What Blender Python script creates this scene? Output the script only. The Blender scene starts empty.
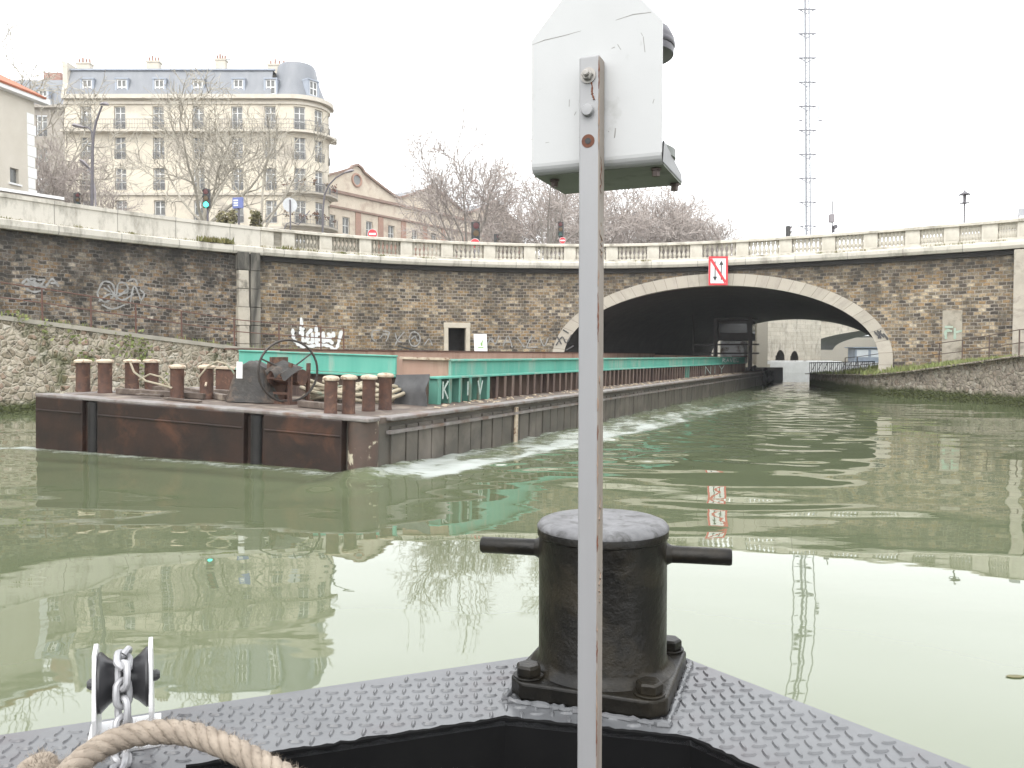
import bpy, bmesh, math, random
import numpy as np
from mathutils import Vector, Matrix
R = math.radians
SC = bpy.context.scene
COL = SC.collection

# ------------------------------------------------------------------ camera, sky, sun, exposure
F = 800.0; HZ = 356.0; EYE = 2.0
TH = math.atan((384.0 - HZ) / F)
cd = bpy.data.cameras.new('camera'); cam = bpy.data.objects.new('camera', cd); COL.objects.link(cam)
cd.sensor_fit = 'HORIZONTAL'; cd.sensor_width = 36.0; cd.lens = 36.0 * F / 1024.0
cd.clip_start = 0.05; cd.clip_end = 3000.0
cam.location = (0, 0, EYE); cam.rotation_euler = (R(90) - TH, 0, 0)
SC.camera = cam

SUN_EL, SUN_AZ = R(52), R(200)          # azimuth clockwise from +Y
w = bpy.data.worlds.new('World'); SC.world = w; w.use_nodes = True
nt = w.node_tree; nt.nodes.clear()
sky = nt.nodes.new('ShaderNodeTexSky'); sky.sky_type = 'NISHITA'; sky.sun_disc = False
sky.sun_elevation = SUN_EL; sky.sun_rotation = SUN_AZ
sky.air_density = 1.0; sky.dust_density = 6.0; sky.ozone_density = 1.0
hs = nt.nodes.new('ShaderNodeHueSaturation'); hs.inputs['Saturation'].default_value = 0.22
mixw = nt.nodes.new('ShaderNodeMix'); mixw.data_type = 'RGBA'
mixw.inputs[0].default_value = 0.75
mixw.inputs[7].default_value = (10.6, 10.8, 11.0, 1)      # even grey-white cloud cover over the sky
bg = nt.nodes.new('ShaderNodeBackground'); bg.inputs[1].default_value = 0.147
ow = nt.nodes.new('ShaderNodeOutputWorld')
nt.links.new(sky.outputs[0], hs.inputs['Color']); nt.links.new(hs.outputs[0], mixw.inputs[6])
nt.links.new(mixw.outputs[2], bg.inputs[0]); nt.links.new(bg.outputs[0], ow.inputs[0])
sd = bpy.data.lights.new('sun', 'SUN'); so = bpy.data.objects.new('sun', sd); COL.objects.link(so)
sd.energy = 0.6; sd.angle = R(40); sd.color = (1.0, 0.97, 0.92)
sv = Vector((math.sin(SUN_AZ) * math.cos(SUN_EL), math.cos(SUN_AZ) * math.cos(SUN_EL), math.sin(SUN_EL)))
so.rotation_euler = sv.to_track_quat('Z', 'Y').to_euler()
vs = SC.view_settings
vs.view_transform = 'Standard'; vs.look = 'None'; vs.gamma = 1.0; vs.use_curve_mapping = False
vs.exposure = 0.95

# ------------------------------------------------------------------ helpers
CT, ST = math.cos(TH), math.sin(TH)
def ray(x, y):
    a = (x - 512.0) / F; b = (384.0 - y) / F
    return Vector((a, CT + b * ST, -ST + b * CT))
def P(x, y, D):                          # the point at forward distance D seen at a picture position
    d = ray(x, y); s = D / d.y
    return Vector((d.x * s, D, EYE + d.z * s))
def PZ(x, y, z):
    d = ray(x, y); s = (z - EYE) / d.z
    return Vector((d.x * s, d.y * s, z))

class MB:
    def __init__(s): s.v = []; s.f = []; s.uv = []; s.hasuv = False; s.mi = []
    def add(s, verts, faces, uvs=None, mi=0):
        o = len(s.v); s.v.extend([tuple(p) for p in verts])
        for k, f in enumerate(faces):
            s.f.append(tuple(i + o for i in f)); s.mi.append(mi)
            if uvs is not None:
                s.hasuv = True; s.uv.append([uvs[i] for i in f])
            else: s.uv.append([(0, 0)] * len(f))
    def box(s, c, size, m=None, mi=0):
        x, y, z = size[0] / 2, size[1] / 2, size[2] / 2
        vs_ = [Vector((sx * x, sy * y, sz * z)) + Vector(c) for sz in (-1, 1) for sy in (-1, 1) for sx in (-1, 1)]
        if m is not None: vs_ = [m @ p for p in vs_]
        s.add(vs_, [(0, 2, 3, 1), (4, 5, 7, 6), (0, 1, 5, 4), (2, 6, 7, 3), (0, 4, 6, 2), (1, 3, 7, 5)], mi=mi)
    def beam(s, a, b, wd, ht, up=(0, 0, 1), mi=0):
        a = Vector(a); b = Vector(b); d = b - a; L = d.length
        if L < 1e-6: return
        d /= L; u = Vector(up); sde = d.cross(u)
        if sde.length < 1e-4: sde = d.cross(Vector((1, 0, 0)))
        sde.normalize(); u = sde.cross(d)
        m = Matrix((sde, d, u)).transposed().to_4x4(); m.translation = (a + b) / 2
        s.box((0, 0, 0), (wd, L, ht), m, mi)
    def tube(s, pts, rad, n=8, cap=True, mi=0):
        pts = [Vector(p) for p in pts]; k = len(pts)
        if not hasattr(rad, '__len__'): rad = [rad] * k
        t0 = (pts[1] - pts[0]).normalized()
        ref = Vector((0, 0, 1)) if abs(t0.z) < .9 else Vector((1, 0, 0))
        nrm = (ref - t0 * ref.dot(t0)).normalized(); vs_ = []
        for i in range(k):
            t = (pts[min(i + 1, k - 1)] - pts[max(i - 1, 0)])
            if t.length < 1e-9: t = t0
            t.normalize(); nrm = (nrm - t * nrm.dot(t))
            if nrm.length < 1e-6: nrm = t.orthogonal()
            nrm.normalize(); bn = t.cross(nrm)
            for j in range(n):
                a = 2 * math.pi * j / n
                vs_.append(pts[i] + (nrm * math.cos(a) + bn * math.sin(a)) * rad[i])
        fs = [(i * n + j, i * n + (j + 1) % n, (i + 1) * n + (j + 1) % n, (i + 1) * n + j) for i in range(k - 1) for j in range(n)]
        if cap: fs += [tuple(range(n - 1, -1, -1)), tuple(range((k - 1) * n, k * n))]
        s.add(vs_, fs, mi=mi)
    def lathe(s, prof, n=24, m=None, mi=0):
        vs_ = []; k = len(prof)
        for r_, z in prof:
            for j in range(n):
                a = 2 * math.pi * j / n; vs_.append(Vector((r_ * math.cos(a), r_ * math.sin(a), z)))
        if m is not None: vs_ = [m @ p for p in vs_]
        fs = [(i * n + j, i * n + (j + 1) % n, (i + 1) * n + (j + 1) % n, (i + 1) * n + j) for i in range(k - 1) for j in range(n)]
        fs += [tuple(range(n - 1, -1, -1)), tuple(range((k - 1) * n, k * n))]
        s.add(vs_, fs, mi=mi)
    def prism(s, poly, z0, z1, m=None, mi=0):       # poly is CCW in xy, extruded along z
        n = len(poly); vs_ = [Vector((p[0], p[1], z0)) for p in poly] + [Vector((p[0], p[1], z1)) for p in poly]
        if m is not None: vs_ = [m @ p for p in vs_]
        fs = [tuple(range(n - 1, -1, -1)), tuple(range(n, 2 * n))] + [(i, (i + 1) % n, n + (i + 1) % n, n + i) for i in range(n)]
        s.add(vs_, fs, mi=mi)
    def build(s, name, mat, parent=None, smooth=False, bevel=0, seg=2, angle=40):
        me = bpy.data.meshes.new(name); me.from_pydata(s.v, [], s.f); 
        for m_ in (mat if isinstance(mat, (list, tuple)) else [mat]): me.materials.append(m_)
        if s.hasuv:
            ul = me.uv_layers.new(name='UVMap'); flat = [c for f in s.uv for p in f for c in p]
            ul.data.foreach_set('uv', flat)
        if any(s.mi): me.polygons.foreach_set('material_index', s.mi)
        me.update()
        if smooth:
            me.polygons.foreach_set('use_smooth', [True] * len(me.polygons))
            try: me.set_sharp_from_angle(angle=R(angle))
            except Exception: pass
        o = bpy.data.objects.new(name, me); COL.objects.link(o)
        if parent is not None: o.parent = parent
        if bevel:
            b = o.modifiers.new('bevel', 'BEVEL'); b.width = bevel; b.segments = seg; b.limit_method = 'ANGLE'; b.angle_limit = R(35)
            b.harden_normals = False
        return o

def tag(o, label=None, cat=None, group=None, kind=None):
    if label: o['label'] = label
    if cat: o['category'] = cat
    if group: o['group'] = group
    if kind: o['kind'] = kind
    return o
def empty(name, loc=(0, 0, 0), rot=(0, 0, 0), **k):
    o = bpy.data.objects.new(name, None); COL.objects.link(o); o.location = loc; o.rotation_euler = rot
    o.empty_display_size = .2
    return tag(o, **k)
def copy_tree(o, parent=None):
    c = o.copy(); COL.objects.link(c)
    if parent is not None: c.parent = parent
    for ch in list(o.children): copy_tree(ch, c)
    return c

# ------------------------------------------------------------------ materials
def NT(name):
    m = bpy.data.materials.new(name); m.use_nodes = True; t = m.node_tree; t.nodes.clear()
    o = t.nodes.new('ShaderNodeOutputMaterial'); b = t.nodes.new('ShaderNodeBsdfPrincipled'); t.links.new(b.outputs[0], o.inputs[0])
    return m, t, b
def nd(t, typ, **kw):
    n = t.nodes.new(typ)
    for k, v in kw.items():
        if k.startswith('i_'):
            key = k[2:]; key = int(key) if key.isdigit() else key
            n.inputs[key].default_value = v
        else: setattr(n, k, v)
    return n
def noise(t, vec, scale, detail=4, rough=.55, dist=0):
    n = nd(t, 'ShaderNodeTexNoise'); n.inputs['Scale'].default_value = scale; n.inputs['Detail'].default_value = detail
    n.inputs['Roughness'].default_value = rough; n.inputs['Distortion'].default_value = dist
    if vec is not None: t.links.new(vec, n.inputs['Vector'])
    return n.outputs[0]
def ramp(t, fac, stops, interp='LINEAR'):
    n = nd(t, 'ShaderNodeValToRGB'); cr = n.color_ramp; cr.interpolation = interp
    while len(cr.elements) < len(stops): cr.elements.new(0.5)
    for e, (p, c) in zip(cr.elements, stops):
        e.position = p; e.color = (c[0], c[1], c[2], 1) if hasattr(c, '__len__') else (c, c, c, 1)
    t.links.new(fac, n.inputs[0]); return n.outputs[0]
def mix(t, fac, a, b, mode='MIX'):
    n = nd(t, 'ShaderNodeMix', data_type='RGBA', blend_type=mode)
    for sock, val in ((n.inputs[0], fac), (n.inputs[6], a), (n.inputs[7], b)):
        if hasattr(val, 'is_linked'): t.links.new(val, sock)
        elif hasattr(val, '__len__'): sock.default_value = (*val[:3], 1)
        else: sock.default_value = val
    return n.outputs[2]
def mth(t, op, a, b=0.0, clamp=False):
    n = nd(t, 'ShaderNodeMath', operation=op); n.use_clamp = clamp
    for sock, val in ((n.inputs[0], a), (n.inputs[1], b)):
        if hasattr(val, 'is_linked'): t.links.new(val, sock)
        else: sock.default_value = val
    return n.outputs[0]
def bump(t, b, h, strength=.4, dist=.02):
    n = nd(t, 'ShaderNodeBump'); n.inputs['Strength'].default_value = strength; n.inputs['Distance'].default_value = dist
    t.links.new(h, n.inputs['Height']); t.links.new(n.outputs[0], b.inputs['Normal'])
def ocoord(t, which='Object'):
    return nd(t, 'ShaderNodeTexCoord').outputs[which]
def mapped(t, vec, sc):
    n = nd(t, 'ShaderNodeMapping'); n.inputs['Scale'].default_value = sc; t.links.new(vec, n.inputs[0]); return n.outputs[0]

def M(name, c1, c2=None, rough=.7, scale=3.0, metal=0.0, bmp=0.0, bdist=.01, bscale=None, stain=None, stain_scale=1.2, stain_amt=(.5, .65), streak=False, spec=None):
    m, t, b = NT(name); v = ocoord(t)
    c2 = c2 or tuple(x * .75 for x in c1)
    vv = mapped(t, v, (1, 1, .18)) if streak else v
    col = mix(t, ramp(t, noise(t, vv, scale, 6, .6), [(.3, 0.), (.7, 1.)]), c1, c2)
    if stain:
        col = mix(t, ramp(t, noise(t, vv, stain_scale, 7, .65, .4), [(stain_amt[0], 0.), (stain_amt[1], 1.)]), col, stain)
    t.links.new(col, b.inputs['Base Color']); b.inputs['Roughness'].default_value = rough; b.inputs['Metallic'].default_value = metal
    if spec is not None: b.inputs['Specular IOR Level'].default_value = spec
    if bmp: bump(t, b, noise(t, v, bscale or scale * 6, 5, .6), bmp, bdist)
    return m

def brick_mat(name, stops, mortar, bw=.44, bh=.235, dark_amt=.6, msize=.02, dark=(.03, .028, .025), top=None, wob=.13):
    m, t, b = NT(name); uv = ocoord(t, 'UV')
    nv = nd(t, 'ShaderNodeTexNoise'); nv.inputs['Scale'].default_value = 2.4; nv.inputs['Detail'].default_value = 4; t.links.new(uv, nv.inputs['Vector'])
    sub = nd(t, 'ShaderNodeVectorMath', operation='SUBTRACT'); sub.inputs[1].default_value = (.5, .5, .5); t.links.new(nv.outputs['Color'], sub.inputs[0])
    scl = nd(t, 'ShaderNodeVectorMath', operation='SCALE'); scl.inputs['Scale'].default_value = wob; t.links.new(sub.outputs[0], scl.inputs[0])
    ad = nd(t, 'ShaderNodeVectorMath', operation='ADD'); t.links.new(uv, ad.inputs[0]); t.links.new(scl.outputs[0], ad.inputs[1])
    br = nd(t, 'ShaderNodeTexBrick'); t.links.new(ad.outputs[0], br.inputs['Vector'])
    br.inputs['Color1'].default_value = (0, 0, 0, 1); br.inputs['Color2'].default_value = (1, 1, 1, 1); br.inputs['Mortar'].default_value = (.5, .5, .5, 1)
    br.inputs['Scale'].default_value = 1.0; br.inputs['Mortar Size'].default_value = msize; br.inputs['Mortar Smooth'].default_value = .3
    br.inputs['Brick Width'].default_value = bw; br.inputs['Row Height'].default_value = bh; br.inputs['Bias'].default_value = 0.0
    br.offset = .5; br.squash = 1.0
    big = noise(t, uv, .55, 6, .7); med = noise(t, uv, 2.6, 4, .65)
    val = mth(t, 'ADD', mth(t, 'ADD', mth(t, 'MULTIPLY', br.outputs['Color'], .50), mth(t, 'MULTIPLY', big, .30)), mth(t, 'MULTIPLY', med, .24))
    val = mth(t, 'ADD', mth(t, 'MULTIPLY', mth(t, 'SUBTRACT', val, .52), 1.2), .545)
    col = ramp(t, val, stops)
    fine = noise(t, uv, 9, 5, .7)
    col = mix(t, .75, col, ramp(t, fine, [(.3, .18), (.72, 1.45)]), 'MULTIPLY')
    col = mix(t, br.outputs['Fac'], col, mix(t, noise(t, uv, 1.1, 4), mortar, tuple(x * .45 for x in mortar)))
    # soot that has settled on the masonry in patches of its own
    soot = ramp(t, noise(t, mapped(t, uv, (1, .6, 1)), .8, 9, .75, .3), [(.46, 0.), (.60, 1.)])
    col = mix(t, mth(t, 'MULTIPLY', soot, dark_amt), col, dark)
    if top:      # grime washed down from under the cornice
        sx = nd(t, 'ShaderNodeSeparateXYZ'); t.links.new(uv, sx.inputs[0])
        edge = mth(t, 'ADD', sx.outputs[1], mth(t, 'MULTIPLY', noise(t, mapped(t, uv, (1.4, .25, 1)), 1.3, 5), 1.6))
        col = mix(t, mth(t, 'MULTIPLY', ramp(t, mth(t, 'MULTIPLY', mth(t, 'SUBTRACT', edge, top), .6), [(0., 0.), (1., 1.)]), .8), col, dark)
    t.links.new(col, b.inputs['Base Color']); b.inputs['Roughness'].default_value = .9; b.inputs['Specular IOR Level'].default_value = .2
    h = mth(t, 'SUBTRACT', mth(t, 'MULTIPLY', fine, .5), br.outputs['Fac'])
    bump(t, b, h, 1.0, .06)
    return m

def rubble_mat(name, stops, mortar, scale=2.6, moss=.0, mossz=None):
    m, t, b = NT(name); v = ocoord(t)
    dv = nd(t, 'ShaderNodeTexNoise'); dv.inputs['Scale'].default_value = 2.5; t.links.new(v, dv.inputs['Vector'])
    ad = nd(t, 'ShaderNodeMix', data_type='RGBA', blend_type='LINEAR_LIGHT'); ad.inputs[0].default_value = .12
    t.links.new(v, ad.inputs[6]); t.links.new(dv.outputs['Color'], ad.inputs[7])
    a = nd(t, 'ShaderNodeTexVoronoi', feature='F1'); a.inputs['Scale'].default_value = scale; t.links.new(ad.outputs[2], a.inputs['Vector'])
    e = nd(t, 'ShaderNodeTexVoronoi', feature='DISTANCE_TO_EDGE'); e.inputs['Scale'].default_value = scale; t.links.new(ad.outputs[2], e.inputs['Vector'])
    sp = nd(t, 'ShaderNodeSeparateColor'); t.links.new(a.outputs['Color'], sp.inputs[0])
    col = ramp(t, sp.outputs[0], stops)
    fine = noise(t, v, 12, 5, .65)
    col = mix(t, .6, col, ramp(t, fine, [(.3, .4), (.75, 1.2)]), 'MULTIPLY')
    mm = ramp(t, e.outputs[0], [(.03, 1.), (.10, 0.)])
    col = mix(t, mm, col, mortar)
    holes = ramp(t, noise(t, v, 3.2, 6, .75), [(.58, 0.), (.66, 1.)])
    col = mix(t, mth(t, 'MULTIPLY', holes, .8), col, (.05, .045, .035))
    if moss:
        col = mix(t, mth(t, 'MULTIPLY', ramp(t, noise(t, v, .8, 6, .65), [(.53, 0.), (.63, 1.)]), moss), col, (.06, .075, .02))
    if mossz is not None:
        sx = nd(t, 'ShaderNodeSeparateXYZ'); t.links.new(v, sx.inputs[0])
        zz = mth(t, 'ADD', sx.outputs[2], mth(t, 'MULTIPLY', noise(t, v, 1.7, 5), -.5))
        col = mix(t, ramp(t, mth(t, 'SUBTRACT', mossz, zz), [(.0, 0.), (.22, 1.)]), col, (.075, .085, .035))
    t.links.new(col, b.inputs['Base Color']); b.inputs['Roughness'].default_value = .92; b.inputs['Specular IOR Level'].default_value = .2
    bump(t, b, mth(t, 'SUBTRACT', mth(t, 'ADD', mth(t, 'MULTIPLY', ramp(t, e.outputs[0], [(0., 0.), (.2, 1.)]), .8), mth(t, 'MULTIPLY', fine, .4)), holes), .9, .08)
    return m

def ashlar_mat(name, c1, c2, bw=.9, bh=.45, stain=(.12, .11, .09), amt=.6, joint=.35, msize=.012):
    m, t, b = NT(name); uv = ocoord(t, 'UV')
    br = nd(t, 'ShaderNodeTexBrick'); t.links.new(uv, br.inputs['Vector'])
    br.inputs['Color1'].default_value = (0, 0, 0, 1); br.inputs['Color2'].default_value = (1, 1, 1, 1); br.inputs['Mortar'].default_value = (.5, .5, .5, 1)
    br.inputs['Scale'].default_value = 1; br.inputs['Mortar Size'].default_value = msize; br.inputs['Brick Width'].default_value = bw; br.inputs['Row Height'].default_value = bh
    col = mix(t, mth(t, 'ADD', mth(t, 'MULTIPLY', br.outputs['Color'], .5), mth(t, 'MULTIPLY', noise(t, uv, 2.2, 6, .65), .6)), c1, c2)
    col = mix(t, mth(t, 'MULTIPLY', ramp(t, noise(t, mapped(t, uv, (1, .35, 1)), 1.4, 7, .7), [(.5, 0.), (.68, 1.)]), amt), col, stain)
    col = mix(t, mth(t, 'MULTIPLY', br.outputs['Fac'], 1 - joint), col, tuple(x * .3 for x in c1))
    t.links.new(col, b.inputs['Base Color']); b.inputs['Roughness'].default_value = .88; b.inputs['Specular IOR Level'].default_value = .25
    bump(t, b, mth(t, 'SUBTRACT', mth(t, 'MULTIPLY', noise(t, uv, 9, 5), .4), br.outputs['Fac']), .5, .015)
    return m

MT = {}
MT['brick'] = brick_mat('quay_brick', [(.16, (.055, .050, .045)), (.32, (.12, .10, .082)), (.44, (.20, .16, .11)), (.55, (.33, .22, .115)), (.64, (.19, .165, .13)), (.76, (.42, .32, .20)), (.9, (.50, .44, .34))], (.43, .39, .33), bw=.33, bh=.172, dark_amt=.55, top=6.2)
MT['brick_dark'] = brick_mat('old_brick', [(.16, (.042, .038, .035)), (.34, (.085, .074, .064)), (.46, (.15, .12, .09)), (.57, (.29, .19, .105)), (.66, (.18, .16, .14)), (.78, (.38, .30, .21)), (.9, (.54, .49, .41))], (.34, .315, .28), bw=.29, bh=.16, dark_amt=.7, top=6.0, wob=.22)
MT['stone'] = ashlar_mat('pale_stone', (.50, .47, .40), (.40, .375, .32), 1.3, .8, (.16, .15, .12), .75)
MT['parapet'] = ashlar_mat('parapet_stone', (.58, .55, .49), (.46, .435, .38), 2.6, 9.0, (.17, .155, .125), .75, .3, .02)
MT['voussoir'] = ashlar_mat('voussoir_stone', (.44, .40, .34), (.34, .31, .26), .62, 3.0, (.18, .16, .14), .45, .25)
MT['baluster'] = M('baluster_stone', (.56, .53, .46), (.42, .39, .33), .85, 2.5, stain=(.17, .155, .12), stain_scale=1.1, stain_amt=(.52, .7), bmp=.3)
MT['baluster_dark'] = M('weathered_baluster_stone', (.40, .37, .31), (.26, .24, .2), .85, 3, stain=(.09, .085, .06), stain_scale=2, stain_amt=(.45, .65), bmp=.3)
MT['pilaster'] = M('pilaster_stone', (.27, .25, .21), (.17, .155, .13), .9, 2, stain=(.05, .047, .04), stain_scale=.9, stain_amt=(.45, .6), bmp=.4, streak=True)
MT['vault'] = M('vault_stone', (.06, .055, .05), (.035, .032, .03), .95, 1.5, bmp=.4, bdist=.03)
MT['rubble'] = rubble_mat('rubble_stone', [(0., (.22, .18, .13)), (.3, (.40, .35, .27)), (.6, (.50, .44, .35)), (.8, (.34, .24, .18)), (1., (.58, .54, .46))], (.46, .41, .33), 4.6, .7, .25)
MT['rubble2'] = rubble_mat('quay_rubble_stone', [(0., (.19, .16, .13)), (.3, (.37, .32, .26)), (.6, (.46, .40, .32)), (.8, (.30, .24, .19)), (1., (.56, .51, .43))], (.34, .30, .25), 5.0, .35, .30)
MT['concrete'] = M('ramp_concrete', (.36, .33, .28), (.27, .25, .21), .9, 2, stain=(.15, .15, .08), stain_scale=1.1, stain_amt=(.55, .7), bmp=.3)
MT['earth'] = M('street_ground', (.17, .16, .15), (.13, .125, .115), .95, .3)
MT['dirt'] = M('towpath_dirt', (.20, .17, .12), (.11, .12, .055), .95, 1.2, bmp=.4)
MT['grass'] = M('grass', (.14, .19, .05), (.22, .22, .09), .8, 2.5)
MT['weed'] = M('weeds', (.10, .12, .03), (.20, .16, .06), .8, 1.5)
MT['rust_rail'] = M('rusty_rail', (.14, .065, .045), (.09, .05, .04), .75, 6)
MT['dark_rail'] = M('dark_rail', (.07, .055, .045), (.10, .06, .045), .7, 6)
MT['paint_white'] = M('graffiti_white', (.72, .74, .74), (.55, .56, .56), .8, 6)
MT['paint_pale'] = M('graffiti_faded', (.33, .33, .32), (.19, .185, .175), .85, 3.5)
MT['paint_black'] = M('graffiti_black', (.05, .05, .055), (.09, .085, .08), .8, 6)
MT['black'] = M('black_iron', (.03, .03, .03), (.045, .043, .04), .5, 4)
# barge
MT['hull'] = M('rusty_hull', (.016, .0125, .011), (.036, .020, .015), .5, 2.2, spec=.32, stain=(.078, .036, .022), stain_scale=1.1, stain_amt=(.54, .72), bmp=.35, bscale=14, streak=False)
MT['hull_side'] = M('scraped_hull_side', (.060, .056, .047), (.11, .095, .078), .5, 1.8, stain=(.15, .13, .11), stain_scale=.8, stain_amt=(.52, .7), bmp=.3, bscale=12)
MT['deck_barge'] = M('barge_deck_planks', (.13, .10, .08), (.07, .052, .042), .75, 3.5, stain=(.24, .20, .16), stain_scale=2.2, stain_amt=(.5, .65), bmp=.4)
MT['lip'] = M('worn_steel_edge', (.25, .235, .225), (.12, .10, .09), .45, 3, stain=(.13, .075, .05), stain_scale=2, stain_amt=(.5, .65))
MT['rust'] = M('rusty_steel', (.115, .055, .034), (.050, .027, .021), .7, 7, stain=(.19, .105, .065), stain_scale=4, stain_amt=(.56, .70), bmp=.4, bscale=40)
MT['cap'] = M('worn_bollard_cap', (.52, .45, .34), (.36, .28, .20), .7, 8, stain=(.16, .085, .05), stain_scale=7, stain_amt=(.52, .64), bmp=.3)
MT['green'] = M('faded_green_paint', (.075, .31, .24), (.12, .37, .29), .65, 2.5, stain=(.28, .35, .29), stain_scale=1.8, stain_amt=(.52, .70), streak=True)
MT['green_rib'] = M('green_rib_paint', (.09, .26, .20), (.13, .31, .25), .6, 3, stain=(.12, .065, .04), stain_scale=2, stain_amt=(.52, .66), streak=True)
MT['rib'] = M('rusty_rib', (.105, .07, .055), (.17, .125, .10), .75, 3, stain=(.055, .035, .03), stain_scale=2.5, stain_amt=(.5, .65), streak=True)
MT['pink_rust'] = M('pale_rust_panel', (.42, .29, .22), (.33, .21, .155), .75, 1.6, stain=(.21, .11, .075), stain_scale=1.3, stain_amt=(.54, .7), streak=True)
MT['rubber'] = M('black_rubber_mat', (.06, .06, .062), (.10, .10, .10), .75, 3, bmp=.3)
MT['tarp'] = M('dark_tarpaulin', (.013, .011, .009), (.028, .024, .019), .55, 3, stain=(.10, .07, .05), stain_scale=2.5, bmp=.6, bdist=.05, bscale=5)
MT['rope_old'] = M('old_rope', (.40, .35, .26), (.24, .21, .15), .9, 6, stain=(.16, .20, .15), stain_scale=3, stain_amt=(.55, .65), bmp=.5, bscale=60)
MT['wheel'] = M('dark_wheel_paint', (.022, .02, .018), (.045, .035, .028), .5, 8)
MT['white_paint'] = M('white_paint', (.76, .76, .75), (.68, .68, .67), .55, 4)

# ------------------------------------------------------------------ wall plan (a concave curve of masonry round the basin)
CORN = 7.0; PTOP = 8.42; STREET = 7.4
def dz(y, z): return (z - EYE) * F / (HZ - y)
ctrl = [(-36, -14), (-33.5, 6), (-28.6, 20)]
for px, py in ((0, 232), (120, 245), (250, 257), (340, 263), (430, 267.5), (515, 270), (600, 270.5), (670, 269.5), (740, 266.5), (820, 262), (900, 257), (1024, 249)):
    D = dz(py, CORN); ctrl.append(((px - 512) / F * D, D))
ctrl += [(30.5, 33.6), (36.5, 26), (41, 10), (42, -14)]
def catmull(pts, n):
    out = []; p = [pts[0]] + list(pts) + [pts[-1]]
    for i in range(1, len(p) - 2):
        for k in range(n):
            t = k / n; a, b, c, d = (np.array(q, float) for q in p[i - 1:i + 3])
            out.append(.5 * ((2 * b) + (-a + c) * t + (2 * a - 5 * b + 4 * c - d) * t * t + (-a + 3 * b - 3 * c + d) * t ** 3))
    out.append(np.array(pts[-1], float)); return np.array(out)
# smooth the measured points a little, then resample by arc length
ca = np.array(ctrl)
for _ in range(3): ca[1:-1] = .25 * ca[:-2] + .5 * ca[1:-1] + .25 * ca[2:]
PL = catmull([tuple(q) for q in ca], 24)
SEG = np.linalg.norm(np.diff(PL, axis=0), axis=1); UL = np.concatenate([[0], np.cumsum(SEG)])
def plan(u, off=0.0):                    # point on the wall line; off > 0 goes out over the water side
    x = np.interp(u, UL, PL[:, 0]); y = np.interp(u, UL, PL[:, 1])
    x2 = np.interp(u + .4, UL, PL[:, 0]); y2 = np.interp(u + .4, UL, PL[:, 1]); x1 = np.interp(u - .4, UL, PL[:, 0]); y1 = np.interp(u - .4, UL, PL[:, 1])
    tx, ty = x2 - x1, y2 - y1; l = math.hypot(tx, ty); tx /= l; ty /= l
    return (x + ty * off, y - tx * off)
def wu(px, py=300):                      # arc length where a picture column meets the wall
    d = ray(px, py); c = PL[:, 0] * d.y - PL[:, 1] * d.x
    for i in range(len(PL) - 1):
        if PL[i, 1] > 5 and c[i] <= 0 <= c[i + 1]:
            t = -c[i] / (c[i + 1] - c[i]); return UL[i] + t * SEG[i]
    return UL[-1]
def wz(px, py):
    u = wu(px, py); x, y = plan(u); d = ray(px, py); return u, EYE + d.z * (y / d.y)
def tang(u):
    a = plan(u - .3); b = plan(u + .3); return math.atan2(b[1] - a[1], b[0] - a[0])
def wmat(u, z, off=0):                   # frame on the wall: x along, y out of the wall towards the water, z up
    x, y = plan(u, off); return Matrix.Translation((x, y, z)) @ Matrix.Rotation(tang(u), 4, 'Z') @ Matrix.Rotation(math.pi, 4, 'Z') @ Matrix.Scale(-1, 4, (1, 0, 0))

def sweep(mb, u0, u1, prof, step=.5, uvs=True):     # closed profile [(off, z)] swept along the wall
    n = max(2, int((u1 - u0) / step) + 1); us = np.linspace(u0, u1, n); k = len(prof)
    per = [0]
    for i in range(k): 
        a, b = prof[i], prof[(i + 1) % k]; per.append(per[-1] + math.hypot(a[0] - b[0], a[1] - b[1]))
    for i in range(n - 1):
        for j in range(k):
            j2 = (j + 1) % k; q = []
            for uu, jj in ((us[i], j), (us[i + 1], j), (us[i + 1], j2), (us[i], j2)):
                x, y = plan(uu, prof[jj][0]); q.append((x, y, prof[jj][1]))
            mb.add(q, [(0, 1, 2, 3)], [(us[i], per[j]), (us[i + 1], per[j]), (us[i + 1], per[j + 1]), (us[i], per[j + 1])])
    for uu, flip in ((us[0], 0), (us[-1], 1)):
        q = [(*plan(uu, o), z) for o, z in prof]; f = tuple(range(k)) if flip else tuple(range(k - 1, -1, -1))
        mb.add(q, [f], [(o, z) for o, z in prof])
def face_strip(mb, cols, off, thick=None):           # cols: (u, zlo, zhi) wall face between curves
    for (u0, a0, b0), (u1, a1, b1) in zip(cols[:-1], cols[1:]):
        k = max(1, int(math.ceil(max(b0 - a0, b1 - a1) / 1.2)))
        q = [(*plan(u0, off), a0), (*plan(u1, off), a1), (*plan(u1, off), b1), (*plan(u0, off), b0)]
        mb.add(q, [(0, 1, 2, 3)], [(u0, a0), (u1, a1), (u1, b1), (u0, b0)])

U_PIL = wu(246); U_BAL0 = wu(262); U_END = UL[-1] - .5; U_BEG = 1.0
U_A0 = wu(563.5, 350); U_A1 = wu(879, 350); UC = (U_A0 + U_A1) / 2; AH = (U_A1 - U_A0) / 2
ZS, ZC, RING = 1.9, 5.92, .66
def arch_z(u, a, h):
    t = (u - UC) / a
    return ZS + h * math.sqrt(max(0, 1 - t * t)) if abs(t) < 1 else None
U_D0, U_D1 = wu(448, 340), wu(466, 340); DOORZ = wz(457, 328)[1]

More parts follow.
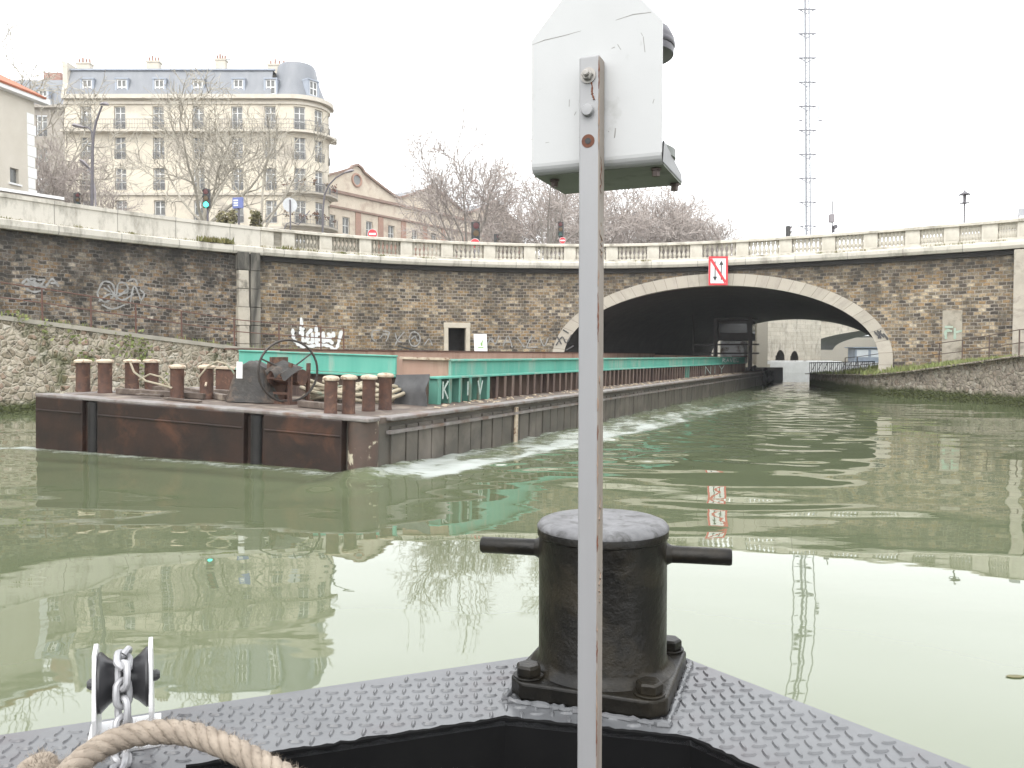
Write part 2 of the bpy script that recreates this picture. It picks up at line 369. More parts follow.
# retaining wall left of the pilaster
rw = empty('retaining_wall', (*plan(U_PIL - 8), 0), label='dark sooty brick retaining wall with solid stone parapet left of the stone pilaster', cat='wall')
def rel(o, parent):                      # geometry is written in world space; keep it there under a placed root
    o.matrix_parent_inverse = parent.matrix_world.inverted() if False else Matrix.LocRotScale(parent.location, parent.rotation_euler.to_quaternion(), None).inverted(); return o
mb = MB(); us = np.arange(U_BEG, U_PIL + .01, .5); us = list(us) + [U_PIL]
face_strip(mb, [(u, -1.0, CORN) for u in us], 0); rel(mb.build('brick_face', MT['brick_dark'], rw), rw)
mb = MB(); sweep(mb, U_BEG, U_BAL0 - .02, [(-.6, CORN), (.28, CORN), (.34, CORN + .12), (.34, CORN + .34), (.12, CORN + .42), (-.6, CORN + .42)])
rel(mb.build('cornice', MT['parapet'], rw), rw)
mb = MB(); sweep(mb, U_BEG, U_BAL0 - .02, [(-.5, CORN + .425), (-.05, CORN + .425), (-.05, PTOP - .16), (.0, PTOP - .157), (.0, PTOP), (-.55, PTOP), (-.55, PTOP - .157), (-.5, PTOP - .16)])
rel(mb.build('parapet', MT['parapet'], rw), rw)
pal_p = M('pale_pilaster_stone', (.46, .42, .35), (.34, .31, .26), .9, 2, stain=(.16, .145, .12), stain_scale=1.1, stain_amt=(.52, .66), bmp=.4)
for px_, w_, mt_ in ((241.5, .50, pal_p), (253.5, .48, MT['pilaster'])):
    m = wmat(wu(px_), 0)
    for k in range(8):
        mb = MB(); mb.box((0, .16, -.1 + k * .9 + .44), (w_ + (.10 if k % 3 == 1 and mt_ is pal_p else 0), .34, .88), m); rel(mb.build('pilaster_block', mt_ if (k < 7) else MT['pilaster'], rw, bevel=.025), rw)
mb = MB(); m = wmat(wu(247.5), 0); mb.tube([m @ Vector((0, .12, z)) for z in (.5, 2, 4, 6, 6.9)], .08, 8)
rel(mb.build('downpipe', MT['pilaster'], rw, smooth=True), rw)

# bridge wall with the arch
bw = empty('arched_bridge', (*plan(UC), 0), label='curved stone block bridge wall with a wide low arch over the canal', cat='bridge')
mb = MB(); cols = []
us = sorted(set(list(np.arange(U_PIL, U_END, .4)) + list(np.linspace(UC - AH - RING, UC + AH + RING, 81)) + [U_D0 - 1e-3, U_D0, U_D1, U_D1 + 1e-3, U_END]))
for u in us:
    z = -1.0; a = arch_z(u, AH + RING - .05, ZC - ZS + RING - .05)
    if a is not None: z = a
    elif U_D0 - 5e-4 < u < U_D1 + 5e-4: z = DOORZ
    if abs(u - (UC - AH - RING + .05)) < .2 or abs(u - (UC + AH + RING - .05)) < .2: pass
    cols.append((u, z, CORN))
face_strip(mb, cols, 0); rel(mb.build('brick_face', MT['brick'], bw), bw)
# arch ring, vault
mb = MB(); N = 64; inn = []; out = []
for i in range(N + 1):
    a = math.pi - math.pi * i / N
    inn.append((UC + AH * math.cos(a), ZS + (ZC - ZS) * math.sin(a))); out.append((UC + (AH + RING) * math.cos(a), ZS + (ZC - ZS + RING) * math.sin(a)))
inn = [(inn[0][0], -1.0)] + inn + [(inn[-1][0], -1.0)]; out = [(out[0][0], -1.0)] + out + [(out[-1][0], -1.0)]
def W3(u, z, off): x, y = plan(u, off); return (x, y, z)
s = 0
for i in range(len(inn) - 1):
    ds = math.hypot(inn[i + 1][0] - inn[i][0], inn[i + 1][1] - inn[i][1]); ds = (ds + math.hypot(out[i + 1][0] - out[i][0], out[i + 1][1] - out[i][1])) / 2
    q = [W3(*inn[i], .1), W3(*inn[i + 1], .1), W3(*out[i + 1], .1), W3(*out[i], .1)]
    mb.add(q, [(0, 3, 2, 1)], [(s, .1), (s + ds, .1), (s + ds, .8), (s, .8)])
    q = [W3(*out[i], .1), W3(*out[i + 1], .1), W3(*out[i + 1], -.05), W3(*out[i], -.05)]
    mb.add(q, [(0, 3, 2, 1)], [(s, .8), (s + ds, .8), (s + ds, .95), (s, .95)])
    q = [W3(*inn[i], .1), W3(*inn[i + 1], .1), W3(*inn[i + 1], -.6), W3(*inn[i], -.6)]
    mb.add(q, [(0, 1, 2, 3)], [(s, .1), (s + ds, .1), (s + ds, -.6), (s, -.6)])
    s += ds
rel(mb.build('arch_ring', MT['voussoir'], bw), bw)
AX = (.425, .905); YFAR = 86.0
mb = MB()
for i in range(len(inn) - 1):
    q = []
    for (u, z) in (inn[i], inn[i + 1]):
        x, y, _ = W3(u, z, -.58); t = (YFAR - y) / AX[1]; q += [(x, y, z), (x + AX[0] * t, YFAR, z)]
    mb.add(q, [(0, 2, 3, 1)])
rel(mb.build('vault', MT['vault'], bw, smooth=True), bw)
fx0 = plan(inn[0][0], -.58); fx1 = plan(inn[-1][0], -.58)
mb = MB(); sweep(mb, U_BAL0, U_END, [(-.9, CORN), (.28, CORN), (.36, CORN + .14), (.36, CORN + .30), (.18, CORN + .40), (-.9, CORN + .40)])
rel(mb.build('cornice', MT['parapet'], bw), bw)
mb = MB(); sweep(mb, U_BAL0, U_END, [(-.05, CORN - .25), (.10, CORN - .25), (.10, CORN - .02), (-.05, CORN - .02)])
rel(mb.build('string_course', M('cornice_shadow_stone', (.012, .011, .010), (.022, .020, .018), .9, 3), bw), bw)  # shadow line under the cornice, put into this strip's near-black colour
# doorway
mb = MB(); m = wmat((U_D0 + U_D1) / 2, 0); dw = U_D1 - U_D0; dzh = DOORZ
for s_ in (-1, 1): mb.box((s_ * (dw / 2 + .11), -.1, (1.7 + dzh) / 2), (.24, .36, dzh - 1.7), m)
mb.box((0, -.1, dzh + .15), (dw + .5, .37, .3), m)
rel(mb.build('door_surround', M('door_stone', (.50, .45, .37), (.40, .36, .29), .9, 3, bmp=.3), bw, bevel=.02), bw)
mb = MB(); mb.box((0, -1.6, 2.5), (dw + .3, .1, 3.4), m)
for s_ in (-1, 1): mb.box((s_ * (dw / 2 + .1), -.95, 2.5), (.1, 1.3, 3.4), m)
mb.box((0, -.95, dzh + .1), (dw + .3, 1.3, .1), m)
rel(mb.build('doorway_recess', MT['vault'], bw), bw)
mb = MB(); m = wmat(wu(1020), 0); mb.box((0, .12, 3.4), (.5, .3, 7.1), m); rel(mb.build('pilaster', M('pale_pilaster', (.42, .38, .32), (.33, .30, .25), .9, 2, stain=(.2, .18, .15), stain_scale=1.2), bw, bevel=.03), bw)
mb = MB(); u, z = wz(952, 340); m = wmat(u, z); mb.box((0, .01, 0), (.85, .04, 2.9), m); rel(mb.build('patched_opening', M('patch_render', (.36, .33, .27), (.27, .24, .19), .9, 2, stain=(.15, .13, .10), stain_scale=1.5, stain_amt=(.5, .65), bmp=.4), bw), bw)

# graffiti strokes painted on the masonry, a coat of paint a few millimetres thick
def smooth2(pts, n=6):
    if len(pts) < 3: return pts
    c = catmull(pts, n); return [tuple(q) for q in c]
def strokes(lst, wd, mat, parent, off=.03, name='graffiti'):
    mb = MB(); base = off
    for line in lst:
        pts = smooth2([wz(*q) for q in line])
        L_, Rr = [], []
        for i, (u, z) in enumerate(pts):
            a = pts[max(0, i - 1)]; b = pts[min(len(pts) - 1, i + 1)]; l = math.hypot(b[0] - a[0], b[1] - a[1]) or 1e-5
            w_ = wd * (.42 + .12 * math.sin(i * 1.3 + u)); nx, nz = -(b[1] - a[1]) / l * w_, (b[0] - a[0]) / l * w_; L_.append((u + nx, z + nz)); Rr.append((u - nx, z - nz))
        a, b = pts[0], pts[1]; l = math.hypot(b[0] - a[0], b[1] - a[1]) or 1e-5; an = math.atan2(a[1] - b[1], a[0] - b[0]); w_ = wd * .42
        cap0 = [(a[0] + w_ * math.cos(an + t), a[1] + w_ * math.sin(an + t)) for t in (.9, .3, -.3, -.9)]
        a, b = pts[-1], pts[-2]; an = math.atan2(a[1] - b[1], a[0] - b[0]); cap1 = [(a[0] + w_ * math.cos(an + t), a[1] + w_ * math.sin(an + t)) for t in (.9, .3, -.3, -.9)]
        W = lambda q: (*plan(q[0], off), q[1])
        for i in range(len(pts) - 1): mb.add([W(L_[i]), W(Rr[i]), W(Rr[i + 1]), W(L_[i + 1])], [(0, 1, 2, 3)])
        mb.add([W(Rr[0]), *[W(q) for q in cap0], W(L_[0])], [tuple(range(6))]); mb.add([W(L_[-1]), *[W(q) for q in cap1], W(Rr[-1])], [tuple(range(6))]); off += .0004
    o = rel(mb.build(name, mat, parent), parent); sm = o.modifiers.new('coat', 'SOLIDIFY'); sm.thickness = .006; return o
strokes([[(292.5, 330), (293, 336), (295, 341), (299, 345), (304, 346)], [(301, 319), (301.5, 324)], [(300.5, 328), (302, 332), (303, 341)], [(303, 329), (300, 333)],
         [(307, 334), (311, 330)], [(307, 336), (308, 342), (312, 342)], [(312, 334), (312.5, 342)], [(316, 327), (316, 331)], [(316, 334), (316.5, 343)], [(319, 334), (316, 334)],
         [(323, 333), (323.5, 342)], [(328, 334), (331, 336)], [(331, 336), (327, 341)], [(327, 338), (332, 343)], [(333, 333), (333.5, 336)], [(341, 332), (339.5, 338)], [(339, 340), (337, 347), (334, 350)],
         [(301, 346.5), (312, 346), (322, 345), (330, 346.5), (334, 350.5)], [(305, 341), (308, 338)], [(319, 340), (322, 337), (325, 341)]], .19, MT['paint_white'], bw)
for tagged in ([[(372, 331), (372, 338), (375, 341)], [(372, 331), (380, 330)]], [[(380, 338), (384, 334), (388, 336), (386, 341)], [(383, 331), (389, 332), (388, 336)]],
               [[(395, 333), (397, 340), (401, 342)], [(395, 345), (398, 339), (404, 332)]], [[(409, 338), (411, 333), (415, 332), (419, 335), (420, 341), (416, 346), (411, 345), (409, 340)], [(411, 339), (415, 336), (417, 341), (420, 340)]],
               [[(424, 345), (429, 339), (432, 345)]], [[(487, 345), (491, 338), (495, 344), (499, 336)], [(489, 338), (493, 342)]], [[(503, 346), (508, 336), (512, 347)], [(505, 342), (511, 342)]], [[(517, 337), (524, 347)]], [[(532, 336), (527, 347), (537, 347)]], [[(540, 338), (544, 346), (548, 338)]]):
    strokes(tagged, .075, MT['paint_pale'], bw)
strokes([[(556, 345), (562, 337), (566, 343), (571, 335)], [(557, 337), (561, 344)], [(573, 346), (566, 350)], [(563, 330), (568, 333)]], .08, MT['paint_black'], bw, .13)
strokes([[(875, 332), (881, 338), (878, 331), (884, 337)], [(881, 331), (879, 338)], [(884, 334), (888, 339)]], .10, MT['paint_black'], bw, .13)
strokes([[(946, 338), (946, 331), (951, 331)], [(955, 338), (955, 329)], [(946, 327), (952, 327)], [(957, 332), (961, 331)]], .14, M('graffiti_green', (.25, .36, .28), (.36, .40, .33)), bw, .05)
strokes([[(22, 283), (27, 279), (29, 286)], [(30, 279), (35, 279), (31, 284), (37, 286)], [(38, 280), (44, 280), (40, 286)], [(46, 286), (52, 279), (58, 286)], [(26, 289), (34, 292), (43, 290)], [(51, 283), (56, 283)], [(24, 286), (33, 282), (42, 287)], [(29, 281), (45, 288)]], .10, MT['paint_pale'], rw)
strokes([[(97, 293), (103, 282), (112, 284), (114, 294), (106, 302), (99, 298), (97, 293)], [(104, 288), (110, 292)], [(116, 300), (118, 284), (126, 284), (127, 292), (119, 294)], [(130, 302), (134, 286), (140, 299)], [(102, 305), (112, 309), (124, 305)], [(128, 281), (134, 279), (137, 284)], [(140, 290), (144, 294), (141, 300)], [(99, 301), (110, 294), (122, 300), (133, 294)], [(108, 286), (117, 296), (128, 288)]], .085, MT['paint_pale'], rw)

# balustrade
bal = empty('stone_balustrade', (*plan(UC, -.3), CORN + .4), label='pale stone balustrade with square pedestals along the top of the curved bridge', cat='balustrade')
mb = MB(); sweep(mb, U_BAL0, U_END, [(-.62, PTOP - .15), (.04, PTOP - .15), (.04, PTOP - .03), (.0, PTOP), (-.58, PTOP), (-.62, PTOP - .03)]); rel(mb.build('coping', MT['baluster'], bal), bal)
mb = MB(); sweep(mb, U_BAL0, U_END, [(-.55, CORN + .402), (-.04, CORN + .402), (-.04, CORN + .52), (-.55, CORN + .52)]); rel(mb.build('plinth', MT['baluster'], bal), bal)
PH = PTOP - .15 - (CORN + .52); PZ0 = CORN + .52
ped = MB(); ped.box((0, 0, PH / 2), (.66, .46, PH + .003)); ped.box((0, .235, PH / 2), (.46, .02, PH - .2))
prof = [(.085, 0), (.085, .05), (.055, .07), (.095, .18), (.10, .24), (.06, .36), (.045, .43), (.06, .50), (.10, .60), (.09, .68), (.055, PH - .1), (.085, PH - .05), (.085, PH)]
bl = MB(); bl.lathe([(r_ * 1.12, z) for r_, z in prof], 8)
pedo = ped.build('pedestal', MT['baluster']); blo = bl.build('baluster', MT['baluster'], smooth=True, angle=60)
blod = bl.build('baluster', MT['baluster_dark'], smooth=True, angle=60)
def place(src, u, off=-.3, first=[]):
    o = src.copy(); COL.objects.link(o); o.parent = bal
    x, y = plan(u, off); mw = Matrix.Translation((x, y, PZ0)) @ Matrix.Rotation(tang(u) + math.pi, 4, 'Z')
    o.matrix_parent_inverse = Matrix.Translation(bal.location).inverted(); o.matrix_basis = mw
U_PED = [wu(262) + .33]
pxs = [289, 326.5, 366, 407, 447.5, 490, 530, 570, 612, 653, 696, 742, 785, 828, 870, 912, 951, 989, 1025]
pu = [wu(p, 254) for p in pxs]
while pu[-1] + 2.2 < U_END: pu.append(pu[-1] + 2.25)
pu = [U_PED[0]] + pu
bals = []
for i, u in enumerate(pu):
    place(pedo, u)
    if i + 1 < len(pu):
        g = pu[i + 1] - u - .66; n = 7
        for k in range(n): bals.append((u + .33 + g * (k + .5) / n, i))
vis = [b for b in bals if b[1] < 19]
keep = set(id(b) for b in vis[-0:]) 
near = sorted(vis, key=lambda b: math.hypot(*plan(b[0])))[:100]; ns = set(b[0] for b in near)
rest = MB()
for u, i in bals:
    if u in ns: place(blod if i < 4 else blo, u)
    else:
        x, y = plan(u, -.3); rest.lathe([(r_ * 1.12, z) for r_, z in prof], 8, Matrix.Translation((x, y, PZ0)))
ro = rel(rest.build('balusters', MT['baluster'], bal, smooth=True, angle=60), bal); ro['kind'] = 'stuff'
for o in (pedo, blo, blod): bpy.data.objects.remove(o)

# ------------------------------------------------------------------ ground sheets
def sheet(name, polys, mat, kind='structure', z=None):
    mb = MB()
    for p in polys: mb.add(p, [tuple(range(len(p)))])
    o = mb.build(name, mat); bm = bmesh.new(); bm.from_mesh(o.data); bmesh.ops.triangulate(bm, faces=bm.faces[:]); 
    bmesh.ops.recalc_face_normals(bm, faces=bm.faces[:]); bm.to_mesh(o.data); bm.free(); o['kind'] = kind; return o
fp = [(*plan(u, -.45), STREET) for u in np.arange(U_BEG, U_END, 1.0)]
far_l = fx0[0] + AX[0] * (YFAR - fx0[1]) / AX[1]; far_r = fx1[0] + AX[0] * (YFAR - fx1[1]) / AX[1]
sheet('street', [fp + [(900, fp[-1][1], STREET), (900, YFAR, STREET), (-900, YFAR, STREET), (-900, fp[0][1], STREET)],
                 [(-900, YFAR, STREET), (far_l + .2, YFAR, STREET), (far_l + 12, 260, STREET), (far_l + 12, 1500, STREET), (-900, 1500, STREET)],
                 [(95, YFAR, STREET), (900, YFAR, STREET), (900, 1500, STREET), (95, 1500, STREET)]], MT['earth'])
# far end wall above the tunnel
# ------------------------------------------------------------------ left ramp and walkway under the wall
FR = [(-31, -14, 6.2), (-30, 4, 5.6), (-26.5, 14, 4.7), (-22.5, 21.5, 4.0), (-17.9, 28.0, 3.27), (-15.0, 31.7, 2.75), (-12.1, 35.5, 2.25), (-8.5, 38.6, 2.0), (-4.0, 41.8, 1.95), (1.2, 45.1, 1.95), (2.3, 46.6, 1.95)]
def densify(pts, step=.8):
    out = []
    for a, b in zip(pts[:-1], pts[1:]):
        n = max(1, int(math.dist(a[:2], b[:2]) / step))
        for k in range(n): out.append(tuple(a[i] + (b[i] - a[i]) * k / n for i in range(3)))
    return out + [pts[-1]]
FRD = densify(FR)
def nearest_u(x, y): return UL[int(np.argmin((PL[:, 0] - x) ** 2 + (PL[:, 1] - y) ** 2))]
def ribbon_wall(pts, zb, mb, off=0):
    s = 0
    for a, b in zip(pts[:-1], pts[1:]):
        l = math.dist(a[:2], b[:2])
        mb.add([(a[0], a[1], zb), (b[0], b[1], zb), (b[0], b[1], b[2]), (a[0], a[1], a[2])], [(0, 1, 2, 3)], [(s, zb), (s + l, zb), (s + l, b[2]), (s, a[2])]); s += l
def ribbon_cap(pts, w_in, w_out, th, mb):
    n = len(pts); rows = []
    for i, p in enumerate(pts):
        a = pts[max(0, i - 1)]; b = pts[min(n - 1, i + 1)]; l = math.dist(a[:2], b[:2]); nx, ny = (b[1] - a[1]) / l, -(b[0] - a[0]) / l
        rows.append([(p[0] + nx * w_out, p[1] + ny * w_out, p[2]), (p[0] + nx * w_out, p[1] + ny * w_out, p[2] + th), (p[0] - nx * w_in, p[1] - ny * w_in, p[2] + th), (p[0] - nx * w_in, p[1] - ny * w_in, p[2])])
    for r0, r1 in zip(rows[:-1], rows[1:]):
        mb.add(r0 + r1, [(0, 4, 5, 1), (1, 5, 6, 2), (2, 6, 7, 3), (3, 7, 4, 0)])
    mb.add(rows[0], [(0, 1, 2, 3)]); mb.add(rows[-1], [(3, 2, 1, 0)])
rmw = empty('rubble_wall', (-17.9, 28, 0), label='pale rubble stone wall with sloping concrete edge rising from the water behind the barge bow', cat='wall')
mb = MB(); ribbon_wall(FRD, -1, mb); rel(mb.build('rubble_face', MT['rubble'], rmw), rmw)
mb = MB(); ribbon_cap(FRD, .45, .07, .16, mb); rel(mb.build('coping', MT['concrete'], rmw), rmw)
mb = MB()
for a, b in zip(FRD[:-1], FRD[1:]):
    ua = plan(nearest_u(a[0], a[1]), -.1); ub = plan(nearest_u(b[0], b[1]), -.1)
    mb.add([(a[0], a[1], a[2] + .1), (b[0], b[1], b[2] + .1), (*ub, b[2] + .1), (*ua, a[2] + .1)], [(0, 1, 2, 3)])
tag(mb.build('ramp_path', MT['dirt']), kind='structure')

def railing(root, posts, hts, rails, r_post, r_rail, mat):
    for p, h in zip(posts, hts):
        mb = MB(); mb.tube([p, p + Vector((0, 0, h))], r_post, 6); rel(mb.build('post', mat, root, smooth=True), root)
    for fr in rails:
        mb = MB(); mb.tube([p + Vector((0, 0, h * fr)) for p, h in zip(posts, hts)], r_rail, 6); rel(mb.build('rail', mat, root, smooth=True), root)
def ramp_pt(px):
    d = ray(px, 330)
    for a, b in zip(FRD[:-1], FRD[1:]):
        ca_, cb_ = a[0] * d.y - a[1] * d.x, b[0] * d.y - b[1] * d.x
        if ca_ <= 0 <= cb_:
            t = -ca_ / (cb_ - ca_); return Vector((a[0] + (b[0] - a[0]) * t - .12, a[1] + (b[1] - a[1]) * t + .25, a[2] + (b[2] - a[2]) * t + .1))
pp = [Vector((-22.9, 22.0, 4.05))] + [ramp_pt(x) for x in (42, 91, 136, 182, 235, 280, 322, 345)]
rr = empty('railing', pp[1], label='rusty two bar handrail sloping down the ramp before the dark brick wall', cat='railing')
railing(rr, pp, [1.25] * 9, (1.0, .58), .035, .022, MT['rust_rail'])

# right quay
QE = [(20.5, -14, 2.0), (20.8, 10, 2.0), (20.4, 22, 2.0), (20.1, 31.4, 1.97), (19.75, 35.0, 1.6), (19.2, 38.0, 1.25), (18.6, 41.2, 1.0), (18.75, 43.5, .96), (19.5, 48.5, .84), (20.9, 56.2, .72)]
QB = [(41.5, -14, 2.2), (40.6, 10, 2.2), (37.2, 24, 2.2), (28.3, 35.4, 2.15), (24.2, 38.4, 1.85), (22.4, 39.6, 1.7), (20.4, 41.0, 1.55), (20.3, 43.6, 1.5), (22.7, 48.5, 1.2), (26.6, 57.2, .95)]
qd = densify(QE, .8); qend = densify([QE[-1], QB[-1]], .8)
qw = empty('quay_wall', (20, 36, 0), label='rough stone quay edge with mossy foot and grass on top right of the arch', cat='wall')
mb = MB(); ribbon_wall(qd + qend[1:], -1, mb); rel(mb.build('rubble_face', MT['rubble2'], qw), qw)
mb = MB(); ribbon_cap(qd, .3, .04, .06, mb); rel(mb.build('coping', MT['rubble2'], qw), qw)
def strip_uv(A, B, n):
    out = []
    for i in range(n + 1):
        t = i / n * (len(A) - 1); k = min(int(t), len(A) - 2); f = t - k
        out.append((tuple(A[k][j] * (1 - f) + A[k + 1][j] * f for j in range(3)), tuple(B[k][j] * (1 - f) + B[k + 1][j] * f for j in range(3))))
    return out
sv_ = strip_uv(QE, QB, 64)
mb = MB()
for (a0, b0), (a1, b1) in zip(sv_[:-1], sv_[1:]): mb.add([a0, a1, b1, b0], [(0, 1, 2, 3)])
tag(mb.build('quay_path', MT['dirt']), kind='structure')
pp = []; hh = []
for px, yb, D in ((1019, 356, 31.9), (989, 360, 34.3), (962, 363, 36.6), (939, 365, 38.6), (898, 370, 42.6), (882, 372, 44.8), (857, 374, 49), (845, 374, 52)):
    p = P(px, yb, D); pp.append(p); hh.append(1.05)
pp = [Vector((20.9, 22, 2.0)), Vector((20.7, 27, 2.0))] + pp; hh = [1.05] * 2 + hh
rr = empty('railing', pp[4], label='thin rusty post and rail fence on the grassy quay right of the arch', cat='railing')
railing(rr, pp, hh, (1.0, .5), .03, .018, MT['dark_rail'])
# iron fence at the end of the quay inside the tunnel
rf = empty('iron_fence', (22, 57, .7), label='low dark iron fence across the quay end inside the tunnel', cat='fence')
a = Vector((20.7, 55.6, .72)); b = Vector((25.8, 57.0, .8)); mb = MB()
for z in (.1, .8): mb.beam(a + Vector((0, 0, z)), b + Vector((0, 0, z)), .05, .06)
rel(mb.build('rail', MT['black'], rf), rf)
mb = MB(); random.seed(4)
for i in range(34):
    q = a.lerp(b, i / 33); mb.tube([q, q + Vector((random.uniform(-.04, .04), 0, .85))], .022, 5)
    if i % 3 == 0: mb.tube([q, a.lerp(b, min(1, (i + 3) / 33)) + Vector((0, 0, .8))], .02, 5)
rel(mb.build('bars', MT['black'], rf), rf)

# grass tufts and weeds
def tufts(name, pts, mat, hmin, hmax, per, spread, seed, **k):
    rng = random.Random(seed); mb = MB()
    for p in pts:
        for _ in range(per):
            x = p[0] + rng.gauss(0, spread); y = p[1] + rng.gauss(0, spread); z = p[2]
            h = rng.uniform(hmin, hmax) * (p[3] if len(p) > 3 else 1); a = rng.uniform(0, 6.28); ln = rng.uniform(0, .6) * h; wd = h * rng.uniform(.06, .16)
            dx, dy = math.cos(a), math.sin(a)
            mb.add([(x - dy * wd, y + dx * wd, z), (x + dy * wd, y - dx * wd, z), (x + dx * ln * .5 + dy * wd * .8, y + dy * ln * .5 - dx * wd * .8, z + h * .6), (x + dx * ln, y + dy * ln, z + h), (x + dx * ln * .5 - dy * wd * .8, y + dy * ln * .5 + dx * wd * .8, z + h * .6)], [(0, 1, 2, 3, 4)])
    o = mb.build(name, mat); o['kind'] = 'stuff'
    return tag(o, **k)
rng = random.Random(3); pts = []
for i in range(420):
    t = rng.random() ** .8; k = t * 3 + 3.4; i0 = int(k); f = k - i0; i1 = min(i0 + 1, 9); w_ = rng.random()
    A = [QE[i0][j] * (1 - f) + QE[i1][j] * f for j in range(3)]; B = [QB[i0][j] * (1 - f) + QB[i1][j] * f for j in range(3)]
    pts.append([A[j] * (1 - w_) + B[j] * w_ for j in range(3)])
for i in range(60):
    f = rng.random(); w_ = rng.random(); A = [QE[7][j] * (1 - f) + QE[9][j] * f for j in range(3)]; B = [QB[7][j] * (1 - f) + QB[9][j] * f for j in range(3)]
    pts.append([A[j] * (1 - w_) + B[j] * w_ for j in range(3)])
tufts('quay_grass', pts, MT['grass'], .08, .28, 16, .3, 5, label='short green grass growing on the right quay top', cat='grass')
pts = []
for i in range(230):
    u = rng.uniform(U_BEG + 20, U_BAL0 + 8); c = .5 + .5 * math.sin(u * 1.1) * math.sin(u * .37 + 1)
    if rng.random() < .35 + .6 * c:
        for q_ in range(2): x, y = plan(u + rng.uniform(-.2, .2), .17); pts.append((x, y, CORN + .40, .10 + .6 * c * rng.random() ** 2))
for px in (285, 330, 350, 372, 430, 640, 830, 848, 935, 955, 985):
    for k in range(5): x, y = plan(wu(px) + rng.uniform(-.8, .8), .2); pts.append((x, y, CORN + .36, .35))
for px in (205, 208, 211, 214, 224, 228): 
    for k in range(4): x, y = plan(wu(px) + rng.uniform(-.3, .3), .2); pts.append((x, y, CORN + .40, .8))
tufts('ledge_weeds', pts, MT['weed'], .10, .40, 16, .10, 6, label='green and straw coloured weeds growing along the parapet ledge', cat='weeds')
pts = []
for i in range(160):
    k = rng.uniform(0, len(FRD) - 1.01); a = FRD[int(k)]
    if a[1] > 15: pts.append((a[0] - .25 + rng.uniform(-.3, .1), a[1] + .35 + rng.uniform(-.1, .4), a[2] + .12, .7))
tufts('ramp_weeds', pts, MT['grass'], .08, .35, 14, .2, 7, label='green weeds along the sloping ramp edge', cat='weeds')
mb = MB(); rg = random.Random(9)        # hanging moss and creepers on the rubble face
for px, py in ((125, 352), (140, 350), (142, 358), (138, 366), (134, 343), (84, 357), (86, 361), (166, 378), (45, 330), (112, 346), (143, 345), (20, 318), (128, 340), (70, 336)):
    d = ray(px, py)
    for a, b in zip(FRD[:-1], FRD[1:]):
        c0, c1 = a[0] * d.y - a[1] * d.x, b[0] * d.y - b[1] * d.x
        if c0 <= 0 <= c1:
            t = -c0 / (c1 - c0); x, y = a[0] + (b[0] - a[0]) * t, a[1] + (b[1] - a[1]) * t; z0 = EYE + d.z * y / d.y
            for _ in range(34):
                g = Vector((x + rg.gauss(0, .22), y + rg.gauss(0, .06) - .08, z0 + rg.gauss(0, .22))); s_ = rg.uniform(.03, .09); n_ = Vector((rg.gauss(0, 1), rg.gauss(-1, .5), rg.gauss(0, 1))).normalized(); t1 = n_.orthogonal().normalized(); t2 = n_.cross(t1)
                mb.add([g + t1 * s_, g + t2 * s_, g - t1 * s_, g - t2 * s_], [(0, 1, 2, 3)])
o = mb.build('wall_creeper', MT['grass']); tag(o, 'dark green creeper and moss clinging to the pale rubble wall', 'creeper', kind='stuff')

